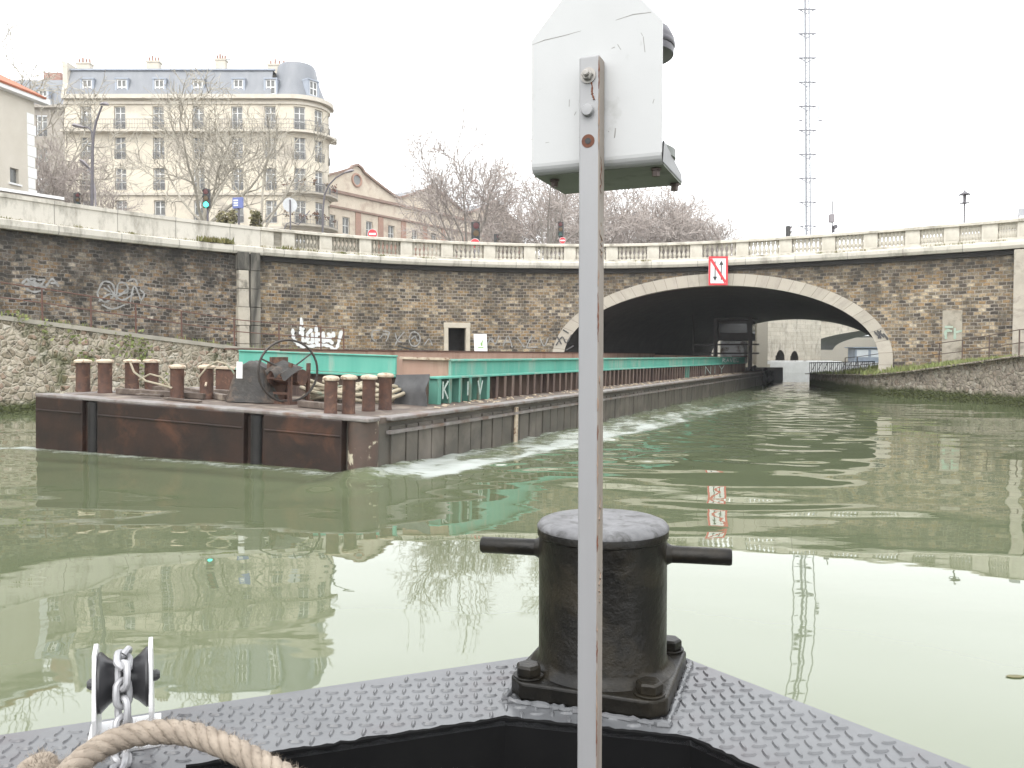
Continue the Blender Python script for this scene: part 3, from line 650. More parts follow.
# ------------------------------------------------------------------ water
BC = Vector((-2.44, 13.45, 0)); BA = Vector((.426, .905, 0)).normalized(); BL = Vector((-BA.y, BA.x, 0)); BW = 8.47; BLEN = 47.0
def make_water():
    xs = np.concatenate([np.arange(-34, -12, .14), np.arange(-12, 14, .085), np.arange(14, 30, .14)]); ys = np.concatenate([np.arange(1.0, 22, .085), np.arange(22, 62, .16)])
    X, Y = np.meshgrid(xs, ys); rng = np.random.default_rng(11)
    a = (X - BC.x) * BA.x + (Y - BC.y) * BA.y; b = (X - BC.x) * BL.x + (Y - BC.y) * BL.y
    d = -b
    ss = lambda e0, e1, x: (lambda t: t * t * (3 - 2 * t))(np.clip((x - e0) / (e1 - e0), 0, 1))
    def waves(n, lmin, lmax, amp, ang0, angsd, s):
        r = np.random.default_rng(s); h = np.zeros_like(X)
        for i in range(n):
            L = lmin * (lmax / lmin) ** r.random(); th = ang0 + r.normal(0, angsd); k = 2 * np.pi / L; ph = r.random() * 6.28
            wob = .6 * np.sin((X * np.cos(th + 1.4) + Y * np.sin(th + 1.4)) * k * .21 + r.random() * 6)
            h += amp * L * np.sin(k * (X * np.cos(th) + Y * np.sin(th)) + ph + wob) / np.sqrt(n)
        return h
    def vnoise(sx, sy, s):
        r = np.random.default_rng(s); h = 0
        for i in range(9):
            th = r.random() * 6.28; k = 1.0 + r.random() * 2.2
            h = h + np.sin(k * (X / sx * np.cos(th) + Y / sy * np.sin(th)) + r.random() * 6.28)
        return h / 3.0
    patch = .55 + .45 * np.tanh(vnoise(2.6, 1.3, 3))
    far = ss(6.3, 10.5, Y + .25 * np.minimum(X, 4) * 0 + .35 * vnoise(2.2, 2.2, 8))
    fwd = ss(10, 26, Y)
    h = waves(12, .7, 2.6, .0040, 1.5, .30, 1) * far * patch * (1 - .25 * fwd)
    h += waves(8, .22, .6, .0009, 1.5, .4, 2) * far * patch
    h += waves(7, 2.5, 7.0, .0018, 1.45, .35, 4) * ss(3.5, 8, Y)
    h += waves(7, 1.0, 3.2, .0013, 1.0, .9, 5) * (1 - far * .6)
    # wake along the barge's side
    width = 1.5 + .10 * np.clip(a, 0, 60)
    wk = (a > -.6) * ss(-.8, .4, a) * (d > -1) * np.exp(-(np.maximum(d - .1, 0) / width) ** 2)
    wkf = wk * np.exp(-np.clip(a - 12, 0, 99) / 30)
    h += wkf * (waves(18, .25, 1.3, .019, .5, .8, 6) + .022 * vnoise(.35, .35, 9))
    div = (a > -1) * (d > 0) * np.exp(-((d - .30 * np.clip(a, 0, 99) - .3) / (.7 + .05 * np.clip(a, 0, 99))) ** 2) * np.exp(-np.clip(a, 0, 99) / 30)
    h += div * waves(8, .8, 1.8, .0065, .9, .3, 7)
    h += np.exp(-((d - 3.2) / 3.6) ** 2) * ss(1, 6, a) * (d > 0) * patch * (waves(16, .4, 1.5, .0105, 1.35, .35, 15) + .012 * vnoise(.5, .3, 16))
    h += .10 * np.exp(-((d - .1) / .4) ** 2) * np.exp(-((a - .3) / 1.5) ** 2) * (d > -.3)
    bow = np.exp(-((a + .15) / .5) ** 2) * (b > -.4) * (b < BW + .6)
    h += bow * .04
    h += .02 * np.exp(-((a + 1.3) / .35) ** 2) * (b > -1) * (b < BW + 3)
    st = .5 + .5 * np.tanh(1.6 * vnoise(.8, .34, 21) + .5); st2 = .5 + .5 * np.tanh(1.8 * vnoise(.2, .1, 22))
    ad_, dd_ = a + .35 * d, d      # streaks are drawn out along the hull
    def snoise(la, ld, sd_):
        r = np.random.default_rng(sd_); o_ = 0
        for i in range(14):
            o_ = o_ + np.sin(ad_ / la * r.uniform(.5, 2.2) + dd_ / ld * r.uniform(-2.2, 2.2) + r.random() * 6.28)
        return o_ / 3.7
    sk = .5 + .5 * np.tanh(1.5 * snoise(1.1, .30, 31) + .35 + .8 * snoise(.35, .12, 32))
    edge = 1.35 + .105 * np.clip(a, 0, 60)
    env = ss(-.5, .5, a) * (d > -.3) * ss(0, 1, (edge - d) / (.35 + .03 * np.clip(a, 0, 60))) * np.exp(-np.clip(a - 10, 0, 99) / 26)
    outer_ = np.exp(-((d - edge * .78) / (edge * .25)) ** 2)
    foam = env * (.42 + .26 * outer_ + .30 * np.exp(-np.clip(a, 0, 99) / 4.5)) * (.45 + .80 * sk)
    foam += (np.exp(-((d - .15) / .3) ** 2) * np.exp(-((a - .6) / 1.6) ** 2)) * .45 * (d > -.3) * (.4 + .6 * sk)
    foam += .62 * np.exp(-((a + .40 - .03 * b) / .20) ** 2) * (b > .3) * (b < BW + 2.8) * (.35 + .65 * st)
    foam += .6 * np.exp(-((a + .1) / .25) ** 2) * np.exp(-((b - BW - .5) / .6) ** 2)
    # keep inside the canal walls undisturbed at the grid's rim
    rim = np.minimum(np.minimum(X - xs[0], xs[-1] - X), np.minimum(Y - ys[0], ys[-1] - Y)); h *= ss(0, 1.5, rim)
    ny, nx = X.shape; V = np.stack([X, Y, h], -1).reshape(-1, 3)
    i = np.arange(nx - 1)[None, :] + np.arange(ny - 1)[:, None] * nx
    Fq = np.stack([i, i + 1, i + 1 + nx, i + nx], -1).reshape(-1, 4)
    x0, x1, y0, y1 = xs[0], xs[-1], ys[0], ys[-1]; n0 = len(V)
    ex = np.array([(-120, -60), (x0, -60), (x1, -60), (120, -60), (-120, y0), (x0, y0), (x1, y0), (120, y0), (-120, y1), (x0, y1), (x1, y1), (120, y1), (-120, 700), (x0, 700), (x1, 700), (120, 700)], float)
    V = np.concatenate([V, np.concatenate([ex, np.zeros((16, 1))], 1)])
    extra = [(0, 1, 5, 4), (1, 2, 6, 5), (2, 3, 7, 6), (4, 5, 9, 8), (6, 7, 11, 10), (8, 9, 13, 12), (9, 10, 14, 13), (10, 11, 15, 14)]
    Fq = np.concatenate([Fq, np.array(extra) + n0])
    me = bpy.data.meshes.new('water'); me.vertices.add(len(V)); me.vertices.foreach_set('co', V.astype(np.float32).ravel())
    me.loops.add(len(Fq) * 4); me.loops.foreach_set('vertex_index', Fq.astype(np.int32).ravel())
    me.polygons.add(len(Fq)); me.polygons.foreach_set('loop_start', (np.arange(len(Fq)) * 4).astype(np.int32)); me.polygons.foreach_set('loop_total', np.full(len(Fq), 4, np.int32))
    me.polygons.foreach_set('use_smooth', np.ones(len(Fq), bool)); me.update(calc_edges=True); me.validate()
    at = me.attributes.new('foam', 'FLOAT', 'POINT'); at.data.foreach_set('value', np.concatenate([foam.ravel(), np.zeros(16)]).astype(np.float32))
    m, t, bs = NT('canal_water'); v = ocoord(t)
    fa = nd(t, 'ShaderNodeAttribute', attribute_name='foam').outputs['Fac']
    mpn = nd(t, 'ShaderNodeMapping'); mpn.inputs['Rotation'].default_value = (0, 0, -R(56)); mpn.inputs['Scale'].default_value = (.45, 1.9, 1); t.links.new(v, mpn.inputs[0]); vr = mpn.outputs[0]
    fn = noise(t, vr, 6.5, 7, .72); fn2 = noise(t, vr, 1.9, 5, .65)
    fm = ramp(t, mth(t, 'ADD', mth(t, 'ADD', fa, mth(t, 'MULTIPLY', mth(t, 'SUBTRACT', fn, .5), 2.3)), mth(t, 'MULTIPLY', mth(t, 'SUBTRACT', fn2, .5), .7)), [(.30, 0.), (.95, 1.)])
    fm = mth(t, 'MULTIPLY', fm, ramp(t, fa, [(.02, 0.), (.12, 1.)]))
    base = mix(t, noise(t, v, .25, 3), (.102, .121, .068), (.115, .133, .076))
    t.links.new(mix(t, fm, base, (.31, .335, .31)), bs.inputs['Base Color'])
    t.links.new(mth(t, 'ADD', mth(t, 'MULTIPLY', fm, .6), .015), bs.inputs['Roughness']); bs.inputs['IOR'].default_value = 1.75
    bump(t, bs, mth(t, 'ADD', noise(t, mapped(t, v, (1, 1.6, 1)), 1.6, 2, .5), mth(t, 'MULTIPLY', mth(t, 'MULTIPLY', fn, fm), 8.)), .2, .006)
    me.materials.append(m); o = bpy.data.objects.new('water', me); COL.objects.link(o); o['kind'] = 'structure'
make_water()
random.seed(2); mb = MB()

# ------------------------------------------------------------------ the barge
ROLL = R(1.7)
barge = empty('barge', (BC.x, BC.y, 0), (ROLL, 0, math.atan2(BA.y, BA.x)), label='long rusty cargo barge with green hold sides coming out of the tunnel', cat='barge')
BMW = Matrix.LocRotScale(barge.location, barge.rotation_euler.to_quaternion(), None); BMI = BMW.inverted()
DK = .92
def on_deck(px, py, z=DK):
    o_ = BMI @ Vector((0, 0, EYE)); d = BMI.to_3x3() @ ray(px, py); s_ = (z - o_.z) / d.z; return o_ + d * s_
mb = MB(); mb.prism([(0.06, .06), (BLEN, .06), (BLEN, BW), (0.06, BW)], -1.0, DK - .1); mb.build('hull', MT['hull_side'], barge)
mb = MB(); mb.prism([(.05, .05), (BLEN, .05), (BLEN, 1.35), (3.9, 1.35), (3.9, 7.25), (BLEN, 7.25), (BLEN, BW - .05), (.05, BW - .05)], DK - .1, DK); mb.build('deck', MT['deck_barge'], barge)
mb = MB()
for b0, b1 in ((.48, 2.2), (2.66, 6.55), (7.0, 8.46)):
    mb.box(((-.02), (b0 + b1) / 2, -.06), (.16, b1 - b0, 1.9)); mb.box((-.115, (b0 + b1) / 2, .62), (.03, b1 - b0 - .05, .035))
for b0 in (2.2, 6.55): mb.box((.04, b0 + .225, -.06), (.1, .45, 1.8))
mb.build('bow_plating', MT['hull'], barge, bevel=.02)
mb = MB()
for b0 in (2.2, 6.55): mb = MB(); mb.tube([(0.02, b0 + .225, z) for z in (-.9, 0, .86)], .13, 12); mb.build('fender_post', M('fender_black', (.012, .012, .012), (.022, .02, .019), .5, 4, spec=.3), barge, smooth=True)
flake = M('flaking_corner_plate', (.05, .038, .03), (.10, .06, .045), .6, 2, stain=(.44, .40, .30), stain_scale=2.6, stain_amt=(.55, .60), bmp=.4)
mb = MB(); mb.tube([(.2, .24, z) for z in (-1, 0, .5, .88)], .26, 14); mb.build('corner_post', flake, barge, smooth=True)
mb = MB(); mb.box((.1, BW / 2, DK + .0), (.36, BW + .1, .07)); mb.box((BLEN / 2 + .3, .07, DK - .02), (BLEN - .6, .3, .07)); mb.box((BLEN / 2 + .3, BW - .07, DK - .02), (BLEN - .6, .3, .07))
mb.build('edge_plate', MT['lip'], barge, bevel=.02)
mb = MB(); a_ = .7; rg = random.Random(5)
while a_ < 46:
    w_ = rg.choice((.42, .5, .5, .55)); mb.box((a_ + w_ / 2, .045, -.12), (w_ - .05, rg.uniform(.03, .07), 1.75)); a_ += w_
mb.build('side_plating', MT['hull_side'], barge, bevel=.008)
mb = MB(); mb.box((23.6, .0, .66), (46, .09, .06)); mb.build('rubbing_strake', MT['lip'], barge)
mb = MB(); a3 = on_deck(487, 420).x; mb.box((5.9, -.012, .1), (.14, .04, 1.4)); mb.build('rust_streak_plate', MT['cap'], barge)
# hold: coaming
CB0, CB1, CA0, CA1, ZT, ZM = 1.05, 7.35, 3.76, 45.2, 1.87, 1.50
mb = MB(); mb.box(((4.55 + CA1) / 2, CB0, (ZM + ZT) / 2 + .01), (CA1 - 4.55, .06, ZT - ZM)); mb.box(((CA0 + CA1) / 2, CB0 - .06, ZM), (CA1 - CA0, .26, .05)); mb.box(((4.55 + CA1) / 2, CB0 - .03, ZT + .005), (CA1 - 4.55, .14, .05))
mb.build('coaming_strake', MT['green'], barge, bevel=.01)
mb = MB(); mb.box((CA0, (1.95 + 6.5) / 2, (ZM + ZT) / 2 + .04), (.06, 6.5 - 1.95, ZT - ZM + .02)); mb.box((CA0 - .04, (1.95 + 6.5) / 2, ZM - .005), (.22, 6.5 - 1.95, .05)); mb.box((CA0 - .02, 4.2, ZT + .07), (.1, 4.55, .035))
mb.build('coaming_strake', MT['green'], barge, bevel=.01)
mb = MB(); mb.box((CA0 + .14, 4.2, (DK + ZM) / 2), (.06, 6.2, ZM - DK)); mb.box(((CA0 + CA1) / 2, CB0 + .12, (DK + ZM) / 2), (CA1 - CA0, .06, ZM - DK)); mb.build('coaming_plate', MT['rib'], barge)
n = 88
for k in range(n):
    a_ = CA0 + .08 + k * (CA1 - CA0 - .2) / n
    mb = MB(); mb.box((a_, CB0 - .02, (DK + ZM) / 2 - .01), (.035, .28, ZM - DK - .03)); mb.box((a_, CB0 - .16, (DK + ZM) / 2 - .01), (.13, .025, ZM - DK - .03))
    mb.build('rib', MT['green_rib'] if k < 6 or k in (50, 51) else MT['rib'], barge)
mb = MB()
mb.beam((CA0 + .25, 1.95, (ZM + ZT) / 2), (4.6, 1.12, (ZM + ZT) / 2), .05, ZT - ZM + .02); mb.build('corner_panel', MT['pink_rust'], barge)
mb = MB(); mb.beam((CA0 + .2, 2.0, ZT + .03), (4.55, 1.05, ZT + .03), .16, .05); mb.build('corner_cap', MT['cap'], barge)
mb = MB(); mb.box(((6.2 + CA1) / 2, CB1, 1.2), (CA1 - 6.2, .08, 1.5)); mb.box((CA1, (CB0 + CB1) / 2, 1.2), (.08, CB1 - CB0, 1.35)); mb.build('hold_wall', MT['pink_rust'], barge)
mb = MB(); mb.box(((4.2 + CA1) / 2, CB1, 1.965), (CA1 - 4.2, .16, .04)); mb.build('hold_rim', MT['rust'], barge)
mb = MB(); mb.box((CA1 - 1, 1.2, 1.95), (3.4, .5, .05)); mb.box((CA1 - 6.5, 2.2, 1.93), (2.2, .6, .05)); mb.build('hatch_board', MT['rust'], barge)
mb = MB(); mb.box(((CA0 + CA1) / 2, 4.2, DK + .012), (CA1 - CA0 - .3, 6.0, .02)); mb.build('hold_floor', MT['rust'], barge)
# bollards
for px, py, pt in ((83, 391.5, 361), (105, 393, 361), (132, 391.5, 361), (151.5, 391, 361), (177, 399, 366.5), (206.5, 399, 366.5), (330.5, 415, 378), (348.5, 413.5, 377), (368.5, 411, 377), (385, 409.5, 375)):
    p = on_deck(px, py); wz_ = (BMW @ p); h = (py - pt) * wz_.y / F; rr_ = 6.8 * wz_.y / F
    mb = MB(); mb.lathe([(rr_, 0), (rr_, .03), (rr_ * .96, .05), (rr_ * .96, h - .06), (rr_ * 1.02, h - .04)], 18, Matrix.Translation(p))
    bo = mb.build('bollard', MT['rust'], barge, smooth=True)
    mb = MB(); mb.lathe([(rr_ * .98, h - .045), (rr_ * 1.22, h - .035), (rr_ * 1.25, h), (rr_ * 1.05, h + .03), (rr_ * .5, h + .045), (.01, h + .05)], 18, Matrix.Translation(p)); mb.build('cap', MT['cap'], bo, smooth=True)
    if px in (83, 132, 206.5, 177): mb = MB(); q = p + Vector((0, 0, h * .45)); mb.tube([q + Vector((-.05, rr_, 0)), q + Vector((-.2, rr_ + .08, 0))] if px != 206.5 else [q + Vector((-.15, -rr_, .05)), q + Vector((-.22, -rr_ - .05, -.02))], .022, 6); mb.build('stub', MT['cap'], bo)
# winch with hand wheel
p = on_deck(262, 403); wi = MB()
wi.prism([(-.0, -.72), (.75, -.72), (.75, .62), (0, .62)], .0, .06, Matrix.Translation(p)); wi.box((.40, -.08, .5), (.5, .06, .9), Matrix.Translation(p))
for s_ in (-.68, -.12):
    for a_ in (.05, .6): wi.beam(p + Vector((a_, s_, 0)), p + Vector((a_ + .02, s_, .84)), .07, .06)
for z in (.22, .52): wi.beam(p + Vector((.05, -.7, z)), p + Vector((.05, -.1, z)), .05, .045)
wi.tube([p + Vector((.35, -.75, .55)), p + Vector((.35, .55, .55))], .17, 12)
win = wi.build('winch', MT['rust'], barge)
mb = MB(); c = on_deck(288.5, 371, 1.62)
pc = BMI @ P(288.5, 371, 16.3); rad = .63
axd = (Vector((-.44, -.9, .0))).normalized(); e1 = axd.cross(Vector((0, 0, 1))).normalized(); e2 = Vector((0, 0, 1))
ring = [pc + e1 * rad * math.cos(a) + e2 * rad * math.sin(a) for a in np.linspace(0, 2 * math.pi, 41)]
mb.tube(ring, .024, 8, cap=False)
for a in (.4, 2.5, 4.6): mb.tube([pc, pc + e1 * rad * math.cos(a) + e2 * rad * math.sin(a)], .017, 6)
mb.tube([pc - axd * .1, pc + axd * .12], .06, 10); mb.tube([pc, pc - axd * .55 + Vector((0, .15, -.25))], .03, 8)
mb.build('handwheel', MT['wheel'], win, smooth=True)
# box with pale lid beside the winch
p = on_deck(229, 391); mb = MB(); mb.box((.1, 0, .28), (.5, .62, .54), Matrix.Translation(p)); bx = mb.build('deck_box', MT['rust'], barge, bevel=.02)
mb = MB(); mb.box((.1, 0, .575), (.6, .75, .05), Matrix.Translation(p)); mb.build('lid', MT['cap'], bx)
mb = MB(); q = on_deck(238, 374, 1.5); mb.box((-.12, 0, 0), (.03, .13, .32), Matrix.Translation(BMI @ P(244, 370, 15.6))); mb.build('plate', MT['white_paint'], win)
mb = MB(); mb.tube([BMI @ P(x, y, 16.6) for x, y in ((199, 377), (207, 367), (217, 361.5), (226, 364), (232, 370), (237, 378))], .02, 6); mb.build('hose', MT['rope_old'], barge, smooth=True)
mb = MB(); mb.tube([BMI @ P(x, y, 16.7) for x, y in ((130, 362), (134, 372), (146, 381), (158, 384), (172, 388))], .022, 6); mb.tube([BMI @ P(x, y, 16.8) for x, y in ((139, 380), (150, 374), (161, 377), (170, 386))], .02, 6); mb.build('cable', MT['rope_old'], barge, smooth=True)
# loose deck timber
mb = MB(); rg = random.Random(12)
for k in range(16):
    p = on_deck(rg.uniform(130, 320), rg.uniform(390, 404)); an = 1.5 + rg.gauss(0, .25); l = rg.uniform(.5, 1.6); dv = Vector((math.cos(an), math.sin(an), 0)) * l / 2
    if .4 < p.x < 3.2 and .6 < p.y < 8: mb.beam(p - dv + Vector((0, 0, .03 + k * .002)), p + dv + Vector((0, 0, .03 + k * .002)), rg.uniform(.05, .14), .035)
o = mb.build('deck_planks', MT['deck_barge'], barge)
o['kind'] = 'stuff'
mb = MB(); rg = random.Random(14)
for k in range(260):
    a_ = rg.uniform(3, 40); p = Vector((a_, rg.uniform(.2, .85), DK + .012)); s_ = rg.uniform(.02, .07); an = rg.uniform(0, 3.1)
    mb.beam(p - Vector((math.cos(an), math.sin(an), 0)) * s_, p + Vector((math.cos(an), math.sin(an), 0)) * s_ + Vector((0, 0, .01)), s_ * .8, .02)
o = mb.build('deck_debris', MT['cap'], barge); o['kind'] = 'stuff'
for k, (x0, y0, x1, y1) in enumerate(((118, 394, 205, 399.5), (150, 391, 232, 396), (300, 407, 345, 411.5), (190, 393, 225, 401))):
    mb = MB(); pa_, pb_ = on_deck(x0, y0), on_deck(x1, y1); mb.beam(pa_ + Vector((0, 0, .07)), pb_ + Vector((0, 0, .07)), .14, .12); mb.build('timber_baulk', MT['deck_barge'], barge, bevel=.01)
# faded paint lettering on the ribs
def flat_strokes(lines, pf, wd, mat, parent, name):
    mb = MB()
    for ln in lines:
        for q0, q1 in zip(ln[:-1], ln[1:]): mb.beam(pf(*q0), pf(*q1), .012, wd, up=(1, 0, 0) if False else (0, 0, 1))
    return mb.build(name, mat, parent)
pf = lambda a_, z: Vector((a_, CB0 - .185, z))
def lets(a0, z0, w_, h_, word):
    G = {'K': [[(0, 0), (0, 1)], [(0, .45), (.9, 1)], [(.2, .55), (.9, 0)]], 'N': [[(0, 0), (0, 1)], [(0, 1), (.9, 0)], [(.9, 0), (.9, 1)]], 'Y': [[(0, 1), (.45, .5)], [(.9, 1), (.45, .5)], [(.45, .5), (.45, 0)]], 'I': [[(.4, 0), (.4, 1)]], 'V': [[(0, 1), (.45, 0)], [(.45, 0), (.9, 1)]], 'A': [[(0, 0), (.45, 1)], [(.45, 1), (.9, 0)], [(.2, .4), (.7, .4)]], 'E': [[(0, 0), (0, 1)], [(0, 1), (.8, 1)], [(0, .5), (.7, .5)], [(0, 0), (.8, 0)]], 'R': [[(0, 0), (0, 1)], [(0, 1), (.8, .8)], [(.8, .8), (0, .5)], [(.2, .5), (.9, 0)]], 'L': [[(0, 1), (0, 0)], [(0, 0), (.8, 0)]]}
    out = []
    for i, c_ in enumerate(word):
        for ln in G[c_]: out.append([(a0 + w_ * (i * 1.2 + x), z0 + h_ * y) for x, y in ln])
    return out
flat_strokes(lets(CA0 + .2, DK + .12, .25, .38, 'K') + lets(5.0, DK + .15, .25, .32, 'I') + lets(5.6, DK + .15, .25, .32, 'V') + lets(31.5, DK + .08, 1.6, .42, 'NIY'), pf, .045, M('faded_letter', (.48, .54, .50), (.26, .36, .31), .7, 14), barge, 'painted_letters')
pf = lambda a_, z: Vector((a_, CB0 - .05, z))
flat_strokes(lets(37.0, ZM + .1, 1.0, .22, 'RAVEL'), pf, .05, MT['paint_white'], barge, 'painted_letters')

# things lying on the barge
def coil_tube(mb, c, r0, turns, rr_, seed):
    rg = random.Random(seed); pts = []
    for i in range(int(turns * 22)):
        a = i / 22 * 2 * math.pi; r_ = r0 * (1 + .25 * math.sin(a * .37 + seed) + rg.gauss(0, .02)); pts.append(c + Vector((r_ * .8 * math.cos(a), r_ * 1.35 * math.sin(a), .05 + i / (turns * 22) * .34 + .06 * math.sin(a * 2.1 + seed))))
    mb.tube(pts, rr_, 8)
mb = MB(); c = BMW @ on_deck(334, 403, DK); rp = MB()
L0 = on_deck(338, 404)
for k, (da, db, r_) in enumerate(((.55, 0.35, .42), (.45, .75, .33), (.8, -.5, .36))): coil_tube(rp, L0 + Vector((da, db, 0)), r_, 4.5, .042, k + 1)
rp.v = [tuple(BMW @ Vector(p)) for p in rp.v]
o = rp.build('rope_coil', MT['rope_old'], smooth=True); tag(o, 'heap of thick beige mooring rope on the rusty barge bow deck', 'rope')
# rubber mat hung over the hold corner
pa = [P(397.5, 374.5, 17.6), P(430, 374.0, 17.0)]; mb = MB(); nx_, nz_ = 10, 10; g = []
for j in range(nz_ + 1):
    for i in range(nx_ + 1):
        q = pa[0].lerp(pa[1], i / nx_); z = q.z - .68 * j / nz_; bul = .09 * math.sin(j / nz_ * 2.6) + .015 * math.sin(i * 1.7 + j * .5)
        g.append((q.x - .02 * j / nz_ - .4 * bul + .02 * math.sin(j), q.y - .25 - bul, z))
g2 = [(x + .01, y + .03, z) for x, y, z in g]; W_ = nx_ + 1; K_ = len(g)
fs = [(j * W_ + i, j * W_ + i + 1, (j + 1) * W_ + i + 1, (j + 1) * W_ + i) for j in range(nz_) for i in range(nx_)]
mb.add(g + g2, fs + [tuple(K_ + q for q in reversed(f)) for f in fs] + [(i, K_ + i, K_ + i + 1, i + 1) for i in range(nx_)] + [(j * W_, (j + 1) * W_, K_ + (j + 1) * W_, K_ + j * W_) for j in range(nz_)] + [(j * W_ + nx_, K_ + j * W_ + nx_, K_ + (j + 1) * W_ + nx_, (j + 1) * W_ + nx_) for j in range(nz_)])
o = mb.build('rubber_mat', MT['rubber'], smooth=True); tag(o, 'black rubber sheet hanging over the corner of the green hold side', 'mat')
# tarpaulin over the winch
p = on_deck(247, 403); mb = MB(); nu, nv = 18, 12; g = []
for j in range(nv + 1):
    t = j / nv
    for i in range(nu + 1):
        a = 2 * math.pi * i / nu; r_ = (.36 + .28 * (1 - t) ** 1.3) * (1 + .10 * math.sin(a * 3 + t * 2) + .06 * math.sin(a * 7 + 5 * t)); cl = 1 if t < .92 else .55
        g.append(p + Vector((.32 + r_ * .75 * math.cos(a) * cl, .12 + r_ * .95 * math.sin(a) * cl, .02 + t * .80 + .05 * math.sin(a * 2 + 1) * t)))
W_ = nu + 1; fs = [(j * W_ + i, j * W_ + i + 1, (j + 1) * W_ + i + 1, (j + 1) * W_ + i) for j in range(nv) for i in range(nu)] + [tuple(nv * W_ + i for i in range(nu))]
mb.add(g, fs)
f0 = BMI @ P(266, 362, 15.9); f1 = BMI @ P(287, 370, 15.9); gg = []
for j in range(7):
    for i in range(9):
        q = f0.lerp(f1, i / 8); gg.append(q + Vector((.5 - j * .09, 0, .04 - .025 * j - (.06 * math.sin(i * 1.9) + .05) * (j / 6) ** 2 * 1.3)))
mb.add(gg, [(j * 9 + i, j * 9 + i + 1, (j + 1) * 9 + i + 1, (j + 1) * 9 + i) for j in range(6) for i in range(8)])
mb.v = [tuple(BMW @ Vector(q)) for q in mb.v]
o = mb.build('tarpaulin', MT['tarp'], smooth=True, angle=70); tag(o, 'dark crumpled tarpaulin thrown over the winch on the barge bow', 'tarpaulin')

# ------------------------------------------------------------------ pusher boat in the tunnel, boats beyond
tug = empty('pusher_boat', BMW @ Vector((BLEN + .6, 3.2, 0)), (0, 0, math.atan2(BA.y, BA.x)), label='dark pusher boat with raised wheelhouse behind the barge in the tunnel', cat='boat')
grey = M('tug_grey', (.68, .68, .68), (.55, .55, .55), .6, 2, stain=(.15, .11, .09)); tdark = M('tug_dark', (.05, .045, .045), (.075, .06, .055), .6, 3)
mb = MB(); mb.prism([(0, -2.9), (1.5, -3.1), (12, -3.1), (12, 3.1), (1.5, 3.1), (0, 2.9)], -.8, .95); mb.build('hull', tdark, tug, bevel=.08)
mb = MB(); mb.box((2.6, -.65, 2.2), (1.8, 1.7, 1.6)); mb.build('cabin', grey, tug, bevel=.04)
mb = MB(); mb.box((3.2, -.7, 3.8), (2.6, 2.4, 1.5)); wh = mb.build('wheelhouse', tdark, tug, bevel=.04)
glass = M('dark_glass', (.05, .06, .065), (.04, .045, .05), .12, 2)
mb = MB(); mb.box((1.89, -.7, 3.95), (.03, 2.0, .7)); mb.box((3.2, -1.91, 3.95), (1.8, .03, .7)); mb.build('window', glass, wh)
mb = MB(); mb.box((3.1, -.7, 4.66), (3.1, 2.7, .12)); mb.build('roof', tdark, wh)
mb = MB()
for b_ in (-1.95, .55): mb.beam((1.7, b_, .9), (1.7, b_, 4.6), .26, .26)
mb.beam((1.7, 2.2, .9), (1.7, 2.2, 5.0), .1, .1)
for z in (2.1, 2.75): mb.beam((1.6, -2.6, z), (1.6, 2.2, z), .1, .12)
mb.build('frame', tdark, tug)
for k, (a_, b_, z_) in enumerate(((-.05, -2.5, .75), (.3, -3.2, .6), (1.6, -3.3, .45), (3.0, -3.3, .35))):
    mb = MB(); cc = Vector((a_, b_, z_)); mb.tube([cc + Vector((.36 * math.cos(q), 0.05 * math.sin(q * 3), .36 * math.sin(q))) for q in np.linspace(0, 2 * math.pi, 17)], .14, 8, cap=False); mb.build('tyre_fender', MT['rubber'], tug, smooth=True)

boat = empty('moored_boat', (34, 98, 0), label='long white boat hull moored beyond the tunnel', cat='boat')
mb = MB(); z0 = 0
mb.prism([(-3.2, -1.2), (5.2, -1.2), (6.4, 0), (5.2, 1.2), (-3.2, 1.2)], -.4, 1.35); mb.build('hull', M('boat_white', (.56, .57, .57), (.48, .49, .49), .5, 2), boat, bevel=.08)
mb = MB(); mb.box((1, 0, 1.40), (7.6, 2.3, .1)); mb.build('deck', grey, boat)
cb = empty('cabin_boat', (44, 100, 0), label='blue grey cabin cruiser with large windows beyond the tunnel', cat='boat')
bluegrey = M('cabin_blue', (.22, .26, .31), (.16, .19, .23), .5, 2)
mb = MB(); mb.prism([(-2.2, -1.4), (6, -1.4), (6, 1.4), (-2.2, 1.4), (-3.4, 0)], -.4, 1.2); mb.build('hull', M('pale_hull', (.42, .43, .44), (.36, .37, .38), .5, 2), cb, bevel=.06)
mb = MB(); mb.box((1.2, 0, 2.1), (5.6, 2.2, 1.8)); ca_ = mb.build('cabin', bluegrey, cb, bevel=.06)
mb = MB()
for k in range(3): mb.box((-.7 + k * 1.75, -1.11, 2.3), (1.4, .03, .9))
mb.build('window', M('cabin_glass', (.45, .48, .5), (.4, .43, .45), .1, 1), ca_)
mb = MB(); mb.box((1.2, 0, 3.06), (6.2, 2.7, .12)); mb.build('roof', bluegrey, ca_)

